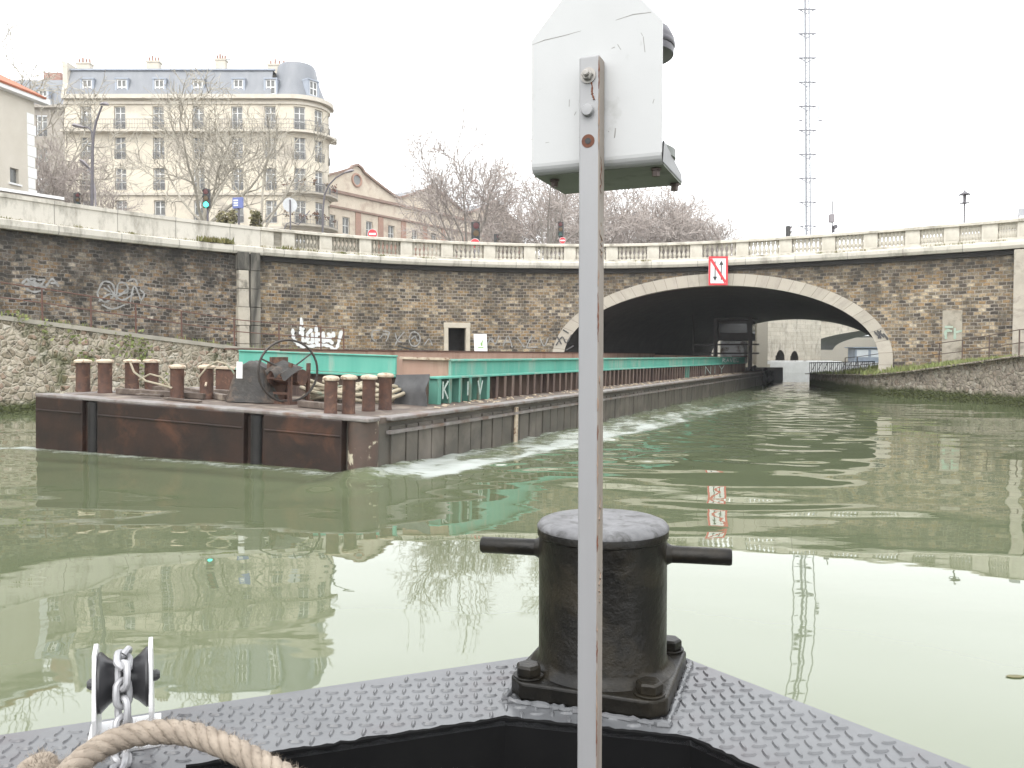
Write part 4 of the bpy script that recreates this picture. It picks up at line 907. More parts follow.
# second bridge and banks beyond the tunnel
fstone = ashlar_mat('far_bridge_stone', (.52, .485, .41), (.36, .33, .27), 1.2, .5, (.14, .13, .11), .75)
fb = empty('stone_bridge', (46, 112, 0), label='pale stone bridge with low arch seen through the tunnel', cat='bridge')
mb = MB(); x0, x1, yb = 36.0, 110.0, 112.0
def arc2(x):
    t = (x - 62.0) / 21.0; return -1.0 if abs(t) >= 1 else 2.9 + 3.4 * math.sqrt(1 - t * t) 
xs_ = sorted(set(list(np.linspace(x0, x1, 60)) + [41.0, 41.001, 82.999, 83.0] + list(np.linspace(41, 46, 14))))
for xa, xb in zip(xs_[:-1], xs_[1:]):
    za, zb_ = arc2(xa + 1e-6), arc2(xb - 1e-6)
    mb.add([(xa, yb, za), (xb, yb, zb_), (xb, yb, 8.2), (xa, yb, 8.2)], [(0, 1, 2, 3)], [(xa, za), (xb, zb_), (xb, 8.2), (xa, 8.2)])
mb.add([(x0, yb, 8.2), (x1, yb, 8.2), (x1, yb + 3.2, 8.2), (x0, yb + 3.2, 8.2)], [(0, 1, 2, 3)]); mb.add([(x0, yb + 3.2, 8.2), (x1, yb + 3.2, 8.2), (x1, yb + 3.2, 6.2), (x0, yb + 3.2, 6.2)], [(0, 1, 2, 3)])
rel(mb.build('spandrel', fstone, fb), fb)
mb = MB()
for xa, xb in zip(xs_[:-1], xs_[1:]):
    za, zb_ = arc2(xa + 1e-6), arc2(xb - 1e-6)
    if za > 0 or zb_ > 0: mb.add([(xa, yb + .01, za), (xb, yb + .01, zb_), (xb + 7.5, yb + 9, zb_), (xa + 7.5, yb + 9, za)], [(0, 3, 2, 1)])
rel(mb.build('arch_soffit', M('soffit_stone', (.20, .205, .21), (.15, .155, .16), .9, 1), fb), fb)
mb = MB(); mb.box((73, yb + .1, 7.0), (74, .5, .3)); mb.box((73, yb + .2, 8.6), (74, .4, .9)); rel(mb.build('parapet', fstone, fb), fb)
ab = empty('abutment_wall', (30, 95, 0), label='pale stone embankment wall with two small arched openings beyond the tunnel', cat='wall')
A2 = Vector((26.0, 94.0, 0)); B2 = Vector((40.4, 104.8, 0)); mb = MB(); L_ = (B2 - A2).length; dr = (B2 - A2) / L_
def ab_z(s_):
    for c_, w_, h_ in ((9.2, 1.0, 2.75), (12.2, .9, 2.65)):
        t = (s_ - c_) / w_
        if abs(t) < 1: return 1.3 + (h_ - 1.3) * math.sqrt(1 - t * t) if abs(t) < .999 else 1.3
    return -1
ss_ = sorted(set(list(np.linspace(0, L_, 30)) + [c_ + w_ * q for c_, w_ in ((9.2, 1.0), (12.2, .9)) for q in np.linspace(-1, 1, 15)]))
for sa, sb in zip(ss_[:-1], ss_[1:]):
    za, zb_ = ab_z(sa), ab_z(sb); za = max(za, zb_) if min(za, zb_) < 0 <= max(za, zb_) and abs(sa - sb) < .3 else za
    pa_, pb_ = A2 + dr * sa, A2 + dr * sb; t_ = 8.2
    mb.add([(pa_.x, pa_.y, za), (pb_.x, pb_.y, zb_), (pb_.x, pb_.y, t_), (pa_.x, pa_.y, t_)], [(0, 1, 2, 3)], [(sa, za), (sb, zb_), (sb, t_), (sa, t_)])
rel(mb.build('wall_face', fstone, ab), ab)
mb = MB(); nv_ = Vector((-dr.y, dr.x, 0))
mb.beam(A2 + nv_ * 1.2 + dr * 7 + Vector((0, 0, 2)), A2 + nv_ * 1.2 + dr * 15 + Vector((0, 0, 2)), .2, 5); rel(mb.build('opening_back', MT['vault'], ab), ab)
mb = MB(); mb.box((29.6, 95.4, 3.5), (1.3, 1.3, 9)); rel(mb.build('pier', fstone, ab), ab)
mb = MB(); mb.beam(A2 + nv_ * -.3 + dr * 2 + Vector((0, 0, .2)), B2 + nv_ * -.3 + Vector((0, 0, .2)), 1.2, 1.6); tag(mb.build('far_quay', MT['concrete']), kind='structure')
mb = MB(); mb.box((110, 205, 2.2), (140, 2, 9)); o = mb.build('far_embankment_wall', fstone); tag(o, 'plain pale embankment wall in the far distance under the second bridge', 'wall')
# ------------------------------------------------------------------ town behind: apartment house
cream = M('cream_stone', (.62, .565, .46), (.56, .505, .41), .9, .6, stain=(.38, .34, .29), stain_scale=.35, stain_amt=(.5, .7))
trim = M('cream_trim', (.55, .51, .44), (.46, .42, .35), .9, 1.5)
slate = M('blue_slate', (.15, .16, .178), (.195, .205, .22), .5, 1.2, streak=True)
zinc = M('zinc', (.30, .33, .38), (.24, .27, .32), .45, 1)
wframe = M('window_frame', (.72, .72, .70), (.6, .6, .58), .6, 4)
wglass = M('window_glass', (.045, .05, .055), (.30, .30, .28), .08, .35)
iron = M('balcony_iron', (.16, .16, .165), (.2, .2, .2), .6, 4)
def cut_wall(mb, f, w, zt, rects, xs=None, depth=.28, z0=0.0):
    """facade with real recesses: f maps (x, z, depth) to a point"""
    X = sorted(set([0, w] + [r[0] for r in rects] + [r[1] for r in rects] + (xs or []))); Z = sorted(set([z0, zt] + [r[2] for r in rects] + [r[3] for r in rects]))
    for xa, xb in zip(X[:-1], X[1:]):
        for za, zb in zip(Z[:-1], Z[1:]):
            cx, cz = (xa + xb) / 2, (za + zb) / 2
            if any(r[0] < cx < r[1] and r[2] < cz < r[3] for r in rects): continue
            mb.add([f(xa, za, 0), f(xb, za, 0), f(xb, zb, 0), f(xa, zb, 0)], [(0, 1, 2, 3)], [(xa, za), (xb, za), (xb, zb), (xa, zb)])
    for x0, x1, za, zb in rects:
        for (p, q) in (((x0, za), (x1, za)), ((x1, za), (x1, zb)), ((x1, zb), (x0, zb)), ((x0, zb), (x0, za))):
            mb.add([f(*p, 0), f(*q, 0), f(*q, depth), f(*p, depth)], [(0, 1, 2, 3)], [(0, 0)] * 4)
def casement(w, h, rail=True, full=False):
    root = MB(); 
    for x in (-w / 2 + .05, -.001, w / 2 - .05): root.box((x, 0, h / 2), (.10 if x else .12, .06, h))
    for z in (.05, h * .36, h * .72, h - .05): root.box((0, .004, z), (w, .05, .07))
    o = root.build('window', wframe)
    mb = MB(); mb.box((0, .03, h / 2), (w, .02, h)); mb.build('pane', wglass, o)
    if rail:
        mb = MB(); rh = .95 if not full else h
        for z in (.12, .5, .92): mb.box((0, -.33, z), (w + .06, .035, .045))
        for k in range(11): mb.box((-w / 2 + w * k / 10, -.33, .5), (.025, .025, .84))
        for k in range(5): mb.box((-w / 2 + w * (k + .5) / 5, -.332, .68), (.12, .015, .12), Matrix.Translation((-w / 2 + w * (k + .5) / 5, -.332, .68)) @ Matrix.Rotation(.78, 4, 'Y') @ Matrix.Translation((w / 2 - w * (k + .5) / 5, .332, -.68)))
        mb.build('guard_rail', iron, o)
    return o
def put(src, parent, loc, rz=0):
    c = copy_tree(src); c.parent = parent; c.location = loc; c.rotation_euler = (0, 0, rz); return c
def kill(o):
    for ch in list(o.children): kill(ch)
    bpy.data.objects.remove(o)
w_tall = casement(1.2, 2.35); w_nor = casement(1.2, 2.3, rail=False)
apt = empty('apartment_house', (-45.4, 82, STREET), label='cream stone corner apartment house with blue slate mansard roof and rounded corner', cat='building')
K = .1025
def lx(px): return (px - 512) * K + 45.7
def lz(py): return 2 + (HZ - py) * K - STREET
cols_ = [lx(p) for p in (88.5, 123.6, 163.5, 205, 245, 279.5)]
rows_ = [(18.05, 20.4), (14.95, 17.2), (11.75, 14.05), (8.35, 10.7), (4.9, 7.2), (.8, 3.6)]
CX, RT, ZC_ = 24.1, 3.2, 21.1
mb = MB(); rects = [(c - .6, c + .6, a, b) for c in cols_ for a, b in rows_]
cut_wall(mb, lambda x, z, d: (x, d, z), CX, ZC_, rects)
turn = lambda t, z, d: (CX + (RT - d) * math.sin(t / RT), RT - (RT - d) * math.cos(t / RT), z)
tw = [15.5, 56.0, 96.0]; trects = [(R(a) * RT - .6, R(a) * RT + .6, z0, z1) for a in tw for z0, z1 in rows_]
cut_wall(mb, turn, R(115) * RT, ZC_, trects, xs=list(np.linspace(0, R(115) * RT, 24)))
mb.add([(0, 0, 0), (0, 12, 0), (0, 12, ZC_), (0, 0, ZC_)], [(0, 3, 2, 1)]); e_ = turn(R(115) * RT, 0, 0)
mb.add([(e_[0], e_[1], 0), (e_[0] - 4, 14, 0), (e_[0] - 4, 14, ZC_), (e_[0], e_[1], ZC_)], [(0, 1, 2, 3)])
mb.build('facade', cream, apt)
for c in cols_:
    for a, b in rows_: put(w_tall if b > 8 else w_nor, apt, (c, .26, a))
for ang in tw:
    for a, b in rows_:
        q = turn(R(ang) * RT, a, .26); put(w_tall if b > 8 else w_nor, apt, q, R(ang))
def band(z, h, d, name, mat):
    mb = MB(); prof_ = [(0, z), (-d, z), (-d, z + h), (0, z + h)]
    path = [(0 - .02, 0)] + [(CX, 0)]
    pts2 = [((0, 0), (0, -1)), ((CX, 0), (0, -1))] + [((CX + RT * math.sin(R(a)), RT - RT * math.cos(R(a))), (math.sin(R(a)), -math.cos(R(a)))) for a in range(6, 116, 6)]
    rows = [[(p[0] + n_[0] * dd, p[1] + n_[1] * dd, zz) for dd, zz in ((-.05, z), (d, z), (d, z + h), (-.05, z + h))] for p, n_ in pts2]
    for r0, r1 in zip(rows[:-1], rows[1:]): mb.add(r0 + r1, [(0, 4, 5, 1), (1, 5, 6, 2), (2, 6, 7, 3)])
    mb.add(rows[0], [(0, 1, 2, 3)]); mb.add(rows[-1], [(3, 2, 1, 0)])
    return mb.build(name, mat, apt)
band(ZC_ - .02, .42, .55, 'cornice', trim); band(ZC_ - .5, .25, .18, 'cornice_moulding', trim); band(17.62, .22, .85, 'balcony_slab', trim); band(11.2, .28, .22, 'string_course', trim); band(7.75, .25, .2, 'string_course', trim)
def bal_rail(z, d, a0=None, a1=None, xr=(0, CX), name='balcony_railing'):
    mb = MB(); pts = [((x, -d)) for x in np.arange(xr[0], xr[1], .28)] if xr else []
    pts += [(CX + (RT + d) * math.sin(R(a)), RT - (RT + d) * math.cos(R(a))) for a in np.arange(a0, a1, 4.2)]
    for zz, r_ in ((.12, .022), (.55, .016), (1.02, .03)): mb.tube([(p[0], p[1], z + zz) for p in pts], r_, 4)
    for p in pts: mb.tube([(p[0], p[1], z), (p[0], p[1], z + 1.0)], .014, 3)
    mb.build(name, iron, apt)
bal_rail(17.85, .8, 0, 115)
for zb in (11.5, 8.1):
    mb = MB(); rows = [[(CX + (RT + dd) * math.sin(R(a)), RT - (RT + dd) * math.cos(R(a)), zz) for dd, zz in ((-.05, zb - .22), (.9, zb - .12), (.95, zb + .05), (-.05, zb + .05))] for a in range(-12, 112, 6)]
    for r0, r1 in zip(rows[:-1], rows[1:]): mb.add(r0 + r1, [(0, 4, 5, 1), (1, 5, 6, 2), (2, 6, 7, 3)])
    mb.add(rows[0], [(0, 1, 2, 3)]); mb.build('balcony_slab', trim, apt); bal_rail(zb, .85, -12, 110, xr=None)
mb = MB(); rg = random.Random(31)
for zb in (11.6, 8.2):
    for k in range(26):
        a = rg.choice((-6, 2, 20, 38, 60, 84)) + rg.gauss(0, 3); q = (CX + (RT + .75) * math.sin(R(a)), RT - (RT + .75) * math.cos(R(a)), zb + rg.uniform(.5, 1.2))
        for _ in range(5): mb.box((q[0] + rg.gauss(0, .1), q[1] + rg.gauss(0, .1), q[2] + rg.gauss(0, .1)), (.1, .1, .1), None)
o = mb.build('balcony_plants', M('balcony_plants', (.07, .09, .04), (.20, .07, .06), .9, 2), apt); o['kind'] = 'stuff'
# mansard
mb = MB(); ZR = 24.45; zc = ZC_ + .4
mb.add([(0, 0, zc), (CX - 2.2, 0, zc), (CX - 2.2, 1.1, ZR), (0, 1.1, ZR)], [(0, 1, 2, 3)]); mb.add([(0, 1.1, ZR), (CX - 2.2, 1.1, ZR), (CX - 2.2, 11, ZR + .5), (0, 11, ZR + .5)], [(0, 1, 2, 3)])
mb.add([(0, 0, zc), (0, 1.1, ZR), (0, 11, ZR + .5), (0, 12, zc)], [(0, 1, 2, 3)])
mb.build('roof', slate, apt)
mb = MB(); m_ = Matrix.Translation((CX - .2, RT, 0)); 
for r_, z_ in ((0, 0),): pass
mb.lathe([(RT + .12, zc - .02), (RT - .35, zc + 1.0), (RT - .85, zc + 2.3), (RT - 1.15, 25.2), (RT - 1.35, 25.5), (RT - 1.7, 25.6), (.02, 25.65)], 28, m_); mb.build('turret_roof', slate, apt, smooth=True)
mb = MB(); mb.beam((-.05, .1, zc), (-.05, 1.2, ZR), .5, .3); mb.box((-.1, 2.5, ZR - .8), (.5, 4, 3.0)); mb.build('gable_wall', trim, apt)
mb = MB(); mb.box((CX / 2 - 1, 1.1, ZR + .06), (CX - 2, .35, .16)); mb.build('ridge_flashing', zinc, apt)
dsrc = MB(); dsrc.box((-.62, .55, .85), (.2, 1.2, 1.75)); dsrc.box((.62, .55, .85), (.2, 1.2, 1.75)); dsrc.box((0, .55, 1.72), (1.5, 1.3, .14)); dsrc.box((0, .5, .05), (1.4, 1.2, .14))
dorm = dsrc.build('dormer', zinc); mb = MB()
for x in (-.46, 0, .46): mb.box((x, .05, .85), (.10, .06, 1.5))
for z in (.16, .85, 1.58): mb.box((0, .055, z), (1.0, .05, .1))
mb.build('window_frame', MT['white_paint'], dorm); mb = MB(); mb.box((0, .12, .87), (1.0, .02, 1.5)); mb.build('pane', wglass, dorm)
for p in (89, 125, 164, 204, 246, 279.5): put(dorm, apt, (lx(p), .28, 21.62))
put(dorm, apt, (CX + 2.15, .95, 21.65), R(52))
for i, (p, w_, hh_, d_) in enumerate(((73, 1.5, 1.1, 3.0), (149.5, 1.3, 1.1, 2.5), (222, 1.1, 1.2, 2.2), (279, 1.9, .95, 3))):
    mb = MB(); mb.box((lx(p), d_, ZR + hh_ / 2), (w_, .8, hh_ + .5)); mb.box((lx(p), d_, ZR + hh_ + .2), (w_ + .15, .95, .14)); ch = mb.build('chimney', trim, apt)
    mb = MB()
    for k in range(4): mb.lathe([(.13, 0), (.10, .45 + .15 * (k == 1)), (.12, .5 + .15 * (k == 1))], 8, Matrix.Translation((lx(p) - w_ / 2 + w_ * (k + .5) / 4, d_, ZR + hh_ + .25)))
    mb.build('chimney_pot', M('pot_%d' % i, (.34, .20, .15), (.22, .15, .13), .9, 3), ch)
mb = MB(); mb.tube([(lx(226), 2.4, ZR), (lx(226), 2.4, ZR + 2.0)], .05, 5); mb.tube([(lx(221), 2.4, ZR + 1.7), (lx(231), 2.4, ZR + 1.6)], .05, 5); mb.build('aerial', MT['black'], apt)

apt.scale = (.955, .955, .975)
# neighbour in grey stone on the left
nb = empty('neighbour_house', (-64, 92, STREET), label='grey stone apartment house with dark slate roof behind bare trees at far left', cat='building')
gst = M('grey_stone', (.38, .35, .31), (.32, .29, .25), .9, .8)
NW = 18.5; mb = MB(); k2 = 92 / F
rects = [((px - 512) * k2 + 64 - .65, (px - 512) * k2 + 64 + .65, a, b) for px in (20, 46.5) for a, b in ((19.6, 22.0), (16.0, 18.3), (12.4, 14.9), (8.5, 10.8))]
rects = [r for r in rects if r[0] > 0]
cut_wall(mb, lambda x, z, d: (x, d, z), NW - .8, 22.8, rects); mb.add([(NW - .8, 0, 0), (NW - .8, 10, 0), (NW - .8, 10, 22.8), (NW - .8, 0, 22.8)], [(0, 1, 2, 3)]); mb.build('facade', gst, nb)
for r_ in rects: put(w_tall, nb, ((r_[0] + r_[1]) / 2, .26, r_[2]))
mb = MB(); mb.box(((NW - .8) / 2, -.2, 22.85), (NW - .8, .8, .3)); mb.box(((NW - .8) / 2, -.3, 15.6), (NW - .8, .8, .2)); mb.build('cornice', gst, nb)
mb = MB(); mb.add([(0, 0, 23), (NW - .8, 0, 23), (NW - .8, 1.4, 26.4), (0, 1.4, 26.4)], [(0, 1, 2, 3)]); mb.add([(0, 1.4, 26.4), (NW - .8, 1.4, 26.4), (NW - .8, 9, 27), (0, 9, 27)], [(0, 1, 2, 3)]); mb.add([(NW - .8, 0, 23), (NW - .8, 10, 23), (NW - .8, 9, 27), (NW - .8, 1.4, 26.4)], [(0, 1, 2, 3)]); mb.build('roof', slate, nb)
put(dorm, nb, ((48 - 512) * k2 + 64, .1, 23.3)); put(dorm, nb, ((20 - 512) * k2 + 64, .1, 23.3))
mb = MB(); mb.box(((45 - 512) * k2 + 64, 3, 27), (2, .8, 1.4)); mb.build('chimney', M('brick_chimney', (.34, .2, .16), None, .9, 3), nb)
kill(w_tall); kill(w_nor); kill(dorm)

# small rendered house with red tiles, left edge
sh = empty('small_house', (-28.8, 45, STREET), (0, 0, math.atan2(.9703, .2419)), label='small cream rendered house with red tile roof and white corner stones at left edge', cat='house')
rend = M('cream_render', (.55, .51, .44), (.49, .45, .38), .9, .8); tile = M('red_roof_tile', (.45, .16, .09), (.33, .12, .07), .85, 2)
def hz_(py, D): return 2 + (HZ - py) * D / F - STREET
EV = hz_(94, 46); HL = 2.75
mb = MB(); wr = [(.95, 1.55, hz_(185, 46.2), hz_(170, 46.2))]
cut_wall(mb, lambda x, z, d: (x, d, z), HL + 6, EV, [(r_[0] + 6, r_[1] + 6, r_[2], r_[3]) for r_ in wr])
mb.v = [(p[0] - 6, p[1], p[2]) for p in mb.v]
mb.add([(HL, 0, 0), (HL, 9, 0), (HL, 9, EV), (HL, 0, EV)], [(0, 1, 2, 3)]); mb.add([(HL, 0, EV), (HL, 9, EV), (HL, 4.5, EV + 2.4)], [(0, 1, 2)]); mb.build('wall', rend, sh)
mb = MB(); 
for k in range(14): mb.box((HL - .28 - .06 * (k % 2) + .03, -.005, .3 + k * .63), (.62 - .12 * (k % 2), .05, .6))
mb.build('quoin', MT['white_paint'], sh, bevel=.02)
mb = MB(); mb.box((-1.5, -.2, EV + .04), (HL + 7.2, .5, .32)); mb.build('eave', MT['white_paint'], sh)
mb = MB(); mb.add([(-6.5, -.55, EV + .2), (HL + .35, -.55, EV + .2), (HL + .35, 4.5, EV + 2.7), (-6.5, 4.5, EV + 2.7)], [(0, 1, 2, 3)]); mb.add([(-6.5, 9.5, EV + .2), (HL + .35, 9.5, EV + .2), (HL + .35, 4.5, EV + 2.7), (-6.5, 4.5, EV + 2.7)], [(0, 3, 2, 1)])
o = mb.build('roof', tile, sh); sm = o.modifiers.new('thick', 'SOLIDIFY'); sm.thickness = .12
wd = MB(); r_ = wr[0]; wd.box(((r_[0] + r_[1]) / 2, .22, (r_[2] + r_[3]) / 2), (.6, .04, r_[3] - r_[2])); wo = wd.build('window', wglass, sh)
mb = MB(); mb.box(((r_[0] + r_[1]) / 2, -.03, r_[2] - .05), (.85, .16, .1)); mb.build('sill', MT['white_paint'], wo)
mb = MB(); ps = [P(-12, 190, 40), P(58, 200.5, 42.5)]; mb.beam(ps[0], ps[1], 1.6, .14)
sd_ = empty('low_shed', ps[1], label='low lean-to roof with white edge peeping over the solid parapet', cat='shed'); rel(mb.build('roof', MT['white_paint'], sd_), sd_)
mb = MB(); mb.beam(ps[0] - Vector((0, 0, .75)), ps[1] - Vector((0, 0, .75)), 1.3, 1.3); rel(mb.build('wall', rend, sd_), sd_)

# brick works with three gables
ws = empty('gabled_workshop', (-21.5, 100, STREET), (0, 0, math.atan2(.81, .587)), label='long cream and red brick workshop with three curved gables', cat='building')
wstone = M('workshop_render', (.60, .53, .43), (.52, .45, .36), .9, .7, stain=(.42, .33, .26), stain_scale=.5); wbrick = M('workshop_brick', (.40, .25, .19), (.33, .21, .165), .9, 3); wcop = M('workshop_coping', (.22, .15, .12), (.28, .2, .16), .85, 2)
def gz(s_):                              # gable outline above the facade foot
    best = 15.6
    for pk in (3.0, 17.6, 32.0):
        t = abs(s_ - pk) / 7.25
        if t <= 1: best = max(best, 15.8 + 2.75 * (1 - t) ** 1.15 + (.25 if t < .12 else 0))
    return best
WL = 39.5; mb = MB(); wins = [(s_ - .6, s_ + .6, a, b) for s_ in (-6.5, -1.2, 1.2, 5.2, 9.2, 13.8, 17.8, 21.8, 28.3, 32.3, 36.2) for a, b in ((9.9, 12.0), (5.2, 8.0))]
cut_wall(mb, lambda x, z, d: (x - 9, d, z), WL + 9, 15.4, [(a + 9, b + 9, c, d) for a, b, c, d in wins])
ss2 = np.linspace(-4.3, WL, 120)
for a, b in zip(ss2[:-1], ss2[1:]): mb.add([(a, 0, 15.4), (b, 0, 15.4), (b, 0, gz(b)), (a, 0, gz(a))], [(0, 1, 2, 3)])
mb.add([(WL, 0, 0), (WL, 25, 0), (WL, 25, 16), (WL, 0, 16)], [(0, 1, 2, 3)]); mb.build('wall', wstone, ws)
mb = MB()
for a, b in zip(ss2[:-1], ss2[1:]): mb.beam((a, -.05, gz(a) + .08), (b, -.05, gz(b) + .08), .55, .26)
mb.build('gable_coping', wcop, ws)
mb = MB(); mb.box(((WL - 9) / 2, -.12, 14.9), (WL + 9, .3, .35)); mb.box(((WL - 9) / 2, -.1, 13.0), (WL + 9, .24, .25)); mb.build('string_course', wcop, ws)
mb = MB()
for s_ in (3.2, 7.2, 11.5, 15.8, 19.8, 24.8, 30.2, 34.2, 38.5):
    mb = MB(); mb.box((s_, -.04, 6.4), (.9, .12, 12.9)); mb.build('brick_pier', wbrick, ws)
for s_ in (9.2, 13.8, 21.8, 28.3, 36.2):
    for z_, h_ in ((8.9, 1.3), (4.0, 1.6)): mb = MB(); mb.box((s_, -.01, z_), (2.6, .06, h_)); mb.build('brick_panel', wbrick, ws)
wsrc = MB()
for x in (-.55, 0, .55): wsrc.box((x, 0, 1.05), (.09, .06, 2.1))
for z in (.05, 1.05, 2.05): wsrc.box((0, .004, z), (1.2, .05, .08))
wso = wsrc.build('window', wframe); mb = MB(); mb.box((0, .04, 1.05), (1.2, .02, 2.1)); mb.build('pane', wglass, wso)
for a, b, c, d in wins:
    o = put(wso, ws, ((a + b) / 2, .24, c)); o.scale = (1, 1, (d - c) / 2.1)
kill(wso)
mb = MB(); mb.tube([(3.0 + .75 * math.cos(a), -.06, 16.9 + .75 * math.sin(a)) for a in np.linspace(0, 6.283, 21)], .16, 6, cap=False); rnd = mb.build('round_window', wbrick, ws)
mb = MB(); mb.lathe([(.72, 0), (.72, .03)], 20, Matrix.Translation((3, -.02, 16.9)) @ Matrix.Rotation(R(90), 4, 'X')); mb.build('pane', wglass, rnd)
mb = MB()
for pk in (3.0, 17.6, 32.0):
    for sg in (-1, 1): mb.add([(pk, .2, 18.5), (pk + sg * 7.2, .2, 15.7), (pk + sg * 7.2, 25, 15.7), (pk, 25, 18.5)], [(0, 1, 2, 3)])
mb.build('roof', slate, ws)

# ------------------------------------------------------------------ trees
def tree_meshes(seed, H, spread, trunk_h=.26, nl=(6, 6, 7, 5), twig=.022, up=.18, r0=None):
    rng = random.Random(seed); T = MB(); C = MB()
    def grow(p, d, L, r, lvl):
        n = (5, 5, 4, 3, 2)[lvl]; pts = [p.copy()]; rad = [r]; dirs = []
        for i in range(n):
            d = (d + Vector((rng.gauss(0, 1), rng.gauss(0, 1), rng.gauss(0, 1))) * (.05, .13, .16, .18, .2)[lvl] + Vector((0, 0, up * (.0, .5, .7, .5, .3)[lvl]))).normalized()
            pts.append(pts[-1] + d * L / n); rad.append(max(twig * .6, r * (1 - (.5 if lvl == 0 else .72) * (i + 1) / n))); dirs.append(d.copy())
        (T if lvl <= 1 else C).tube(pts, rad, (9, 6, 4, 3, 3)[lvl], cap=lvl == 0)
        if lvl == 4: return
        k = nl[lvl]
        for j in range(k):
            f = (.62 + .38 * (j + 1) / k if lvl == 0 else .22 + .78 * (j + rng.random()) / k); t = f * n; i = min(int(t), n - 1); q = pts[i].lerp(pts[i + 1], t - i)
            az = j * 2.4 + rng.uniform(-.5, .5); ang = (R(38) if lvl == 0 else R(42)) * spread * rng.uniform(.7, 1.3)
            if lvl == 0 and j == k - 1: ang *= .25
            b = dirs[i].orthogonal().normalized(); b2 = dirs[i].cross(b); nd_ = (dirs[i] * math.cos(ang) + (b * math.cos(az) + b2 * math.sin(az)) * math.sin(ang)).normalized()
            rr_ = rad[i] * (.62 if lvl else .55) * rng.uniform(.75, 1.0)
            L2 = (H * .52, H * .26, H * .135, H * .075)[lvl] * rng.uniform(.7, 1.1) * (1.15 - .45 * f if lvl else 1)
            grow(q, nd_, L2, max(rr_, twig * (2.2, 1.8, 1.2, 1)[lvl]), lvl + 1)
    grow(Vector((0, 0, 0)), Vector((0, 0, 1)), H * trunk_h, r0 or H * .022, 0)
    zmax = max(p[2] for p in C.v); k = H / zmax
    for B in (T, C): B.v = [(x * k, y * k, z * k) for x, y, z in B.v]
    return T, C
bark1 = M('plane_bark', (.40, .37, .31), (.24, .22, .18), .9, 1.5); bark2 = M('grey_bark', (.27, .245, .215), (.18, .165, .145), .9, 2); bark3 = M('brown_twigs', (.38, .335, .305), (.30, .26, .235), .9, 1)
def tree(name, seed, H, spread, mt, mc, **k):
    T, C = tree_meshes(seed, H, spread, **k); o = empty(name); T.build('trunk', mt, o, smooth=True); C.build('crown', mc, o); return o
def at_tree(o, px, D, py_top, H, rz=0, **k):
    x = (px - 512) / F * D; top = 2 + (HZ - py_top) * D / F; s_ = (top - STREET) / H
    o.location = (x, D, STREET); o.scale = (s_, s_, s_); o.rotation_euler = (0, 0, rz); tag(o, **k); return o
protoA = tree('plane_tree', 21, 16, 1.05, bark1, bark1, trunk_h=.30, nl=(7, 6, 7, 5), twig=.024)
at_tree(protoA, 209, 58, 62, 16, 1.0, label='big pale barked bare plane tree standing before the slate roofed apartment house', cat='tree')
protoB = tree('bare_tree', 8, 15, 1.0, bark2, bark3, nl=(7, 8, 8, 6), twig=.024)
at_tree(protoB, 466, 74, 106, 15, .4, label='tall bare tree left of the post in front of the workshop gables', cat='tree')
protoC = tree('bare_tree', 33, 15, 1.15, bark2, bark3, nl=(6, 6, 7, 6), twig=.024)
at_tree(protoC, 541, 72, 128, 15, 2.0, label='bare tree directly left of the lantern post behind the balustrade', cat='tree')
protoD = tree('young_tree', 14, 9, .8, bark1, bark1, trunk_h=.34, nl=(4, 5, 6, 4), twig=.016)
at_tree(protoD, 262, 56, 112, 9, .3, label='slender young bare tree forking before the rounded corner of the apartment house', cat='tree')
o = copy_tree(protoA); at_tree(o, 24, 64, 30, 16, 3.3, label='bare tree rising behind the small red tiled house at left edge', cat='tree')
o = copy_tree(protoB); at_tree(o, 62, 66, 128, 15, 4.4, label='short bare tree between the small house and the tall street lamp', cat='tree')
G = 'bare trees beyond the bridge'
for i, (px, D, pt, src, rz, lb) in enumerate(((600, 92, 160, protoB, 2.2, 'bare brown tree just right of the lantern post'), (636, 100, 166, protoC, .9, 'tallest bare brown tree in the row right of the lantern post'), (668, 104, 174, protoB, 3.9, 'bare brown tree in the middle of the row right of the lantern post'),
        (700, 110, 194, protoC, 5.1, 'low bare brown tree near the right end of the tree row'), (720, 118, 214, protoB, .6, 'lowest bare tree at the right end of the tree row'), (566, 96, 160, protoC, 4.0, 'bare brown tree half hidden behind the lantern post'), (618, 118, 186, protoC, 2.7, 'faint bare tree behind the others just right of the post'), (655, 124, 190, protoB, 5.6, 'faint bare tree far behind the middle of the tree row'), (684, 128, 205, protoC, 1.7, 'faint bare tree far behind the right half of the tree row'), (512, 104, 172, protoB, 1.3, 'bare tree beside the last workshop gable'), (585, 120, 190, protoB, 3.0, 'faint bare tree far behind the lantern post'))):
    o = copy_tree(src); at_tree(o, px, D, pt, 15, rz, label=lb, cat='tree', group=G)
    o.scale = (o.scale[0] * 1.15, o.scale[1] * 1.15, o.scale[2])

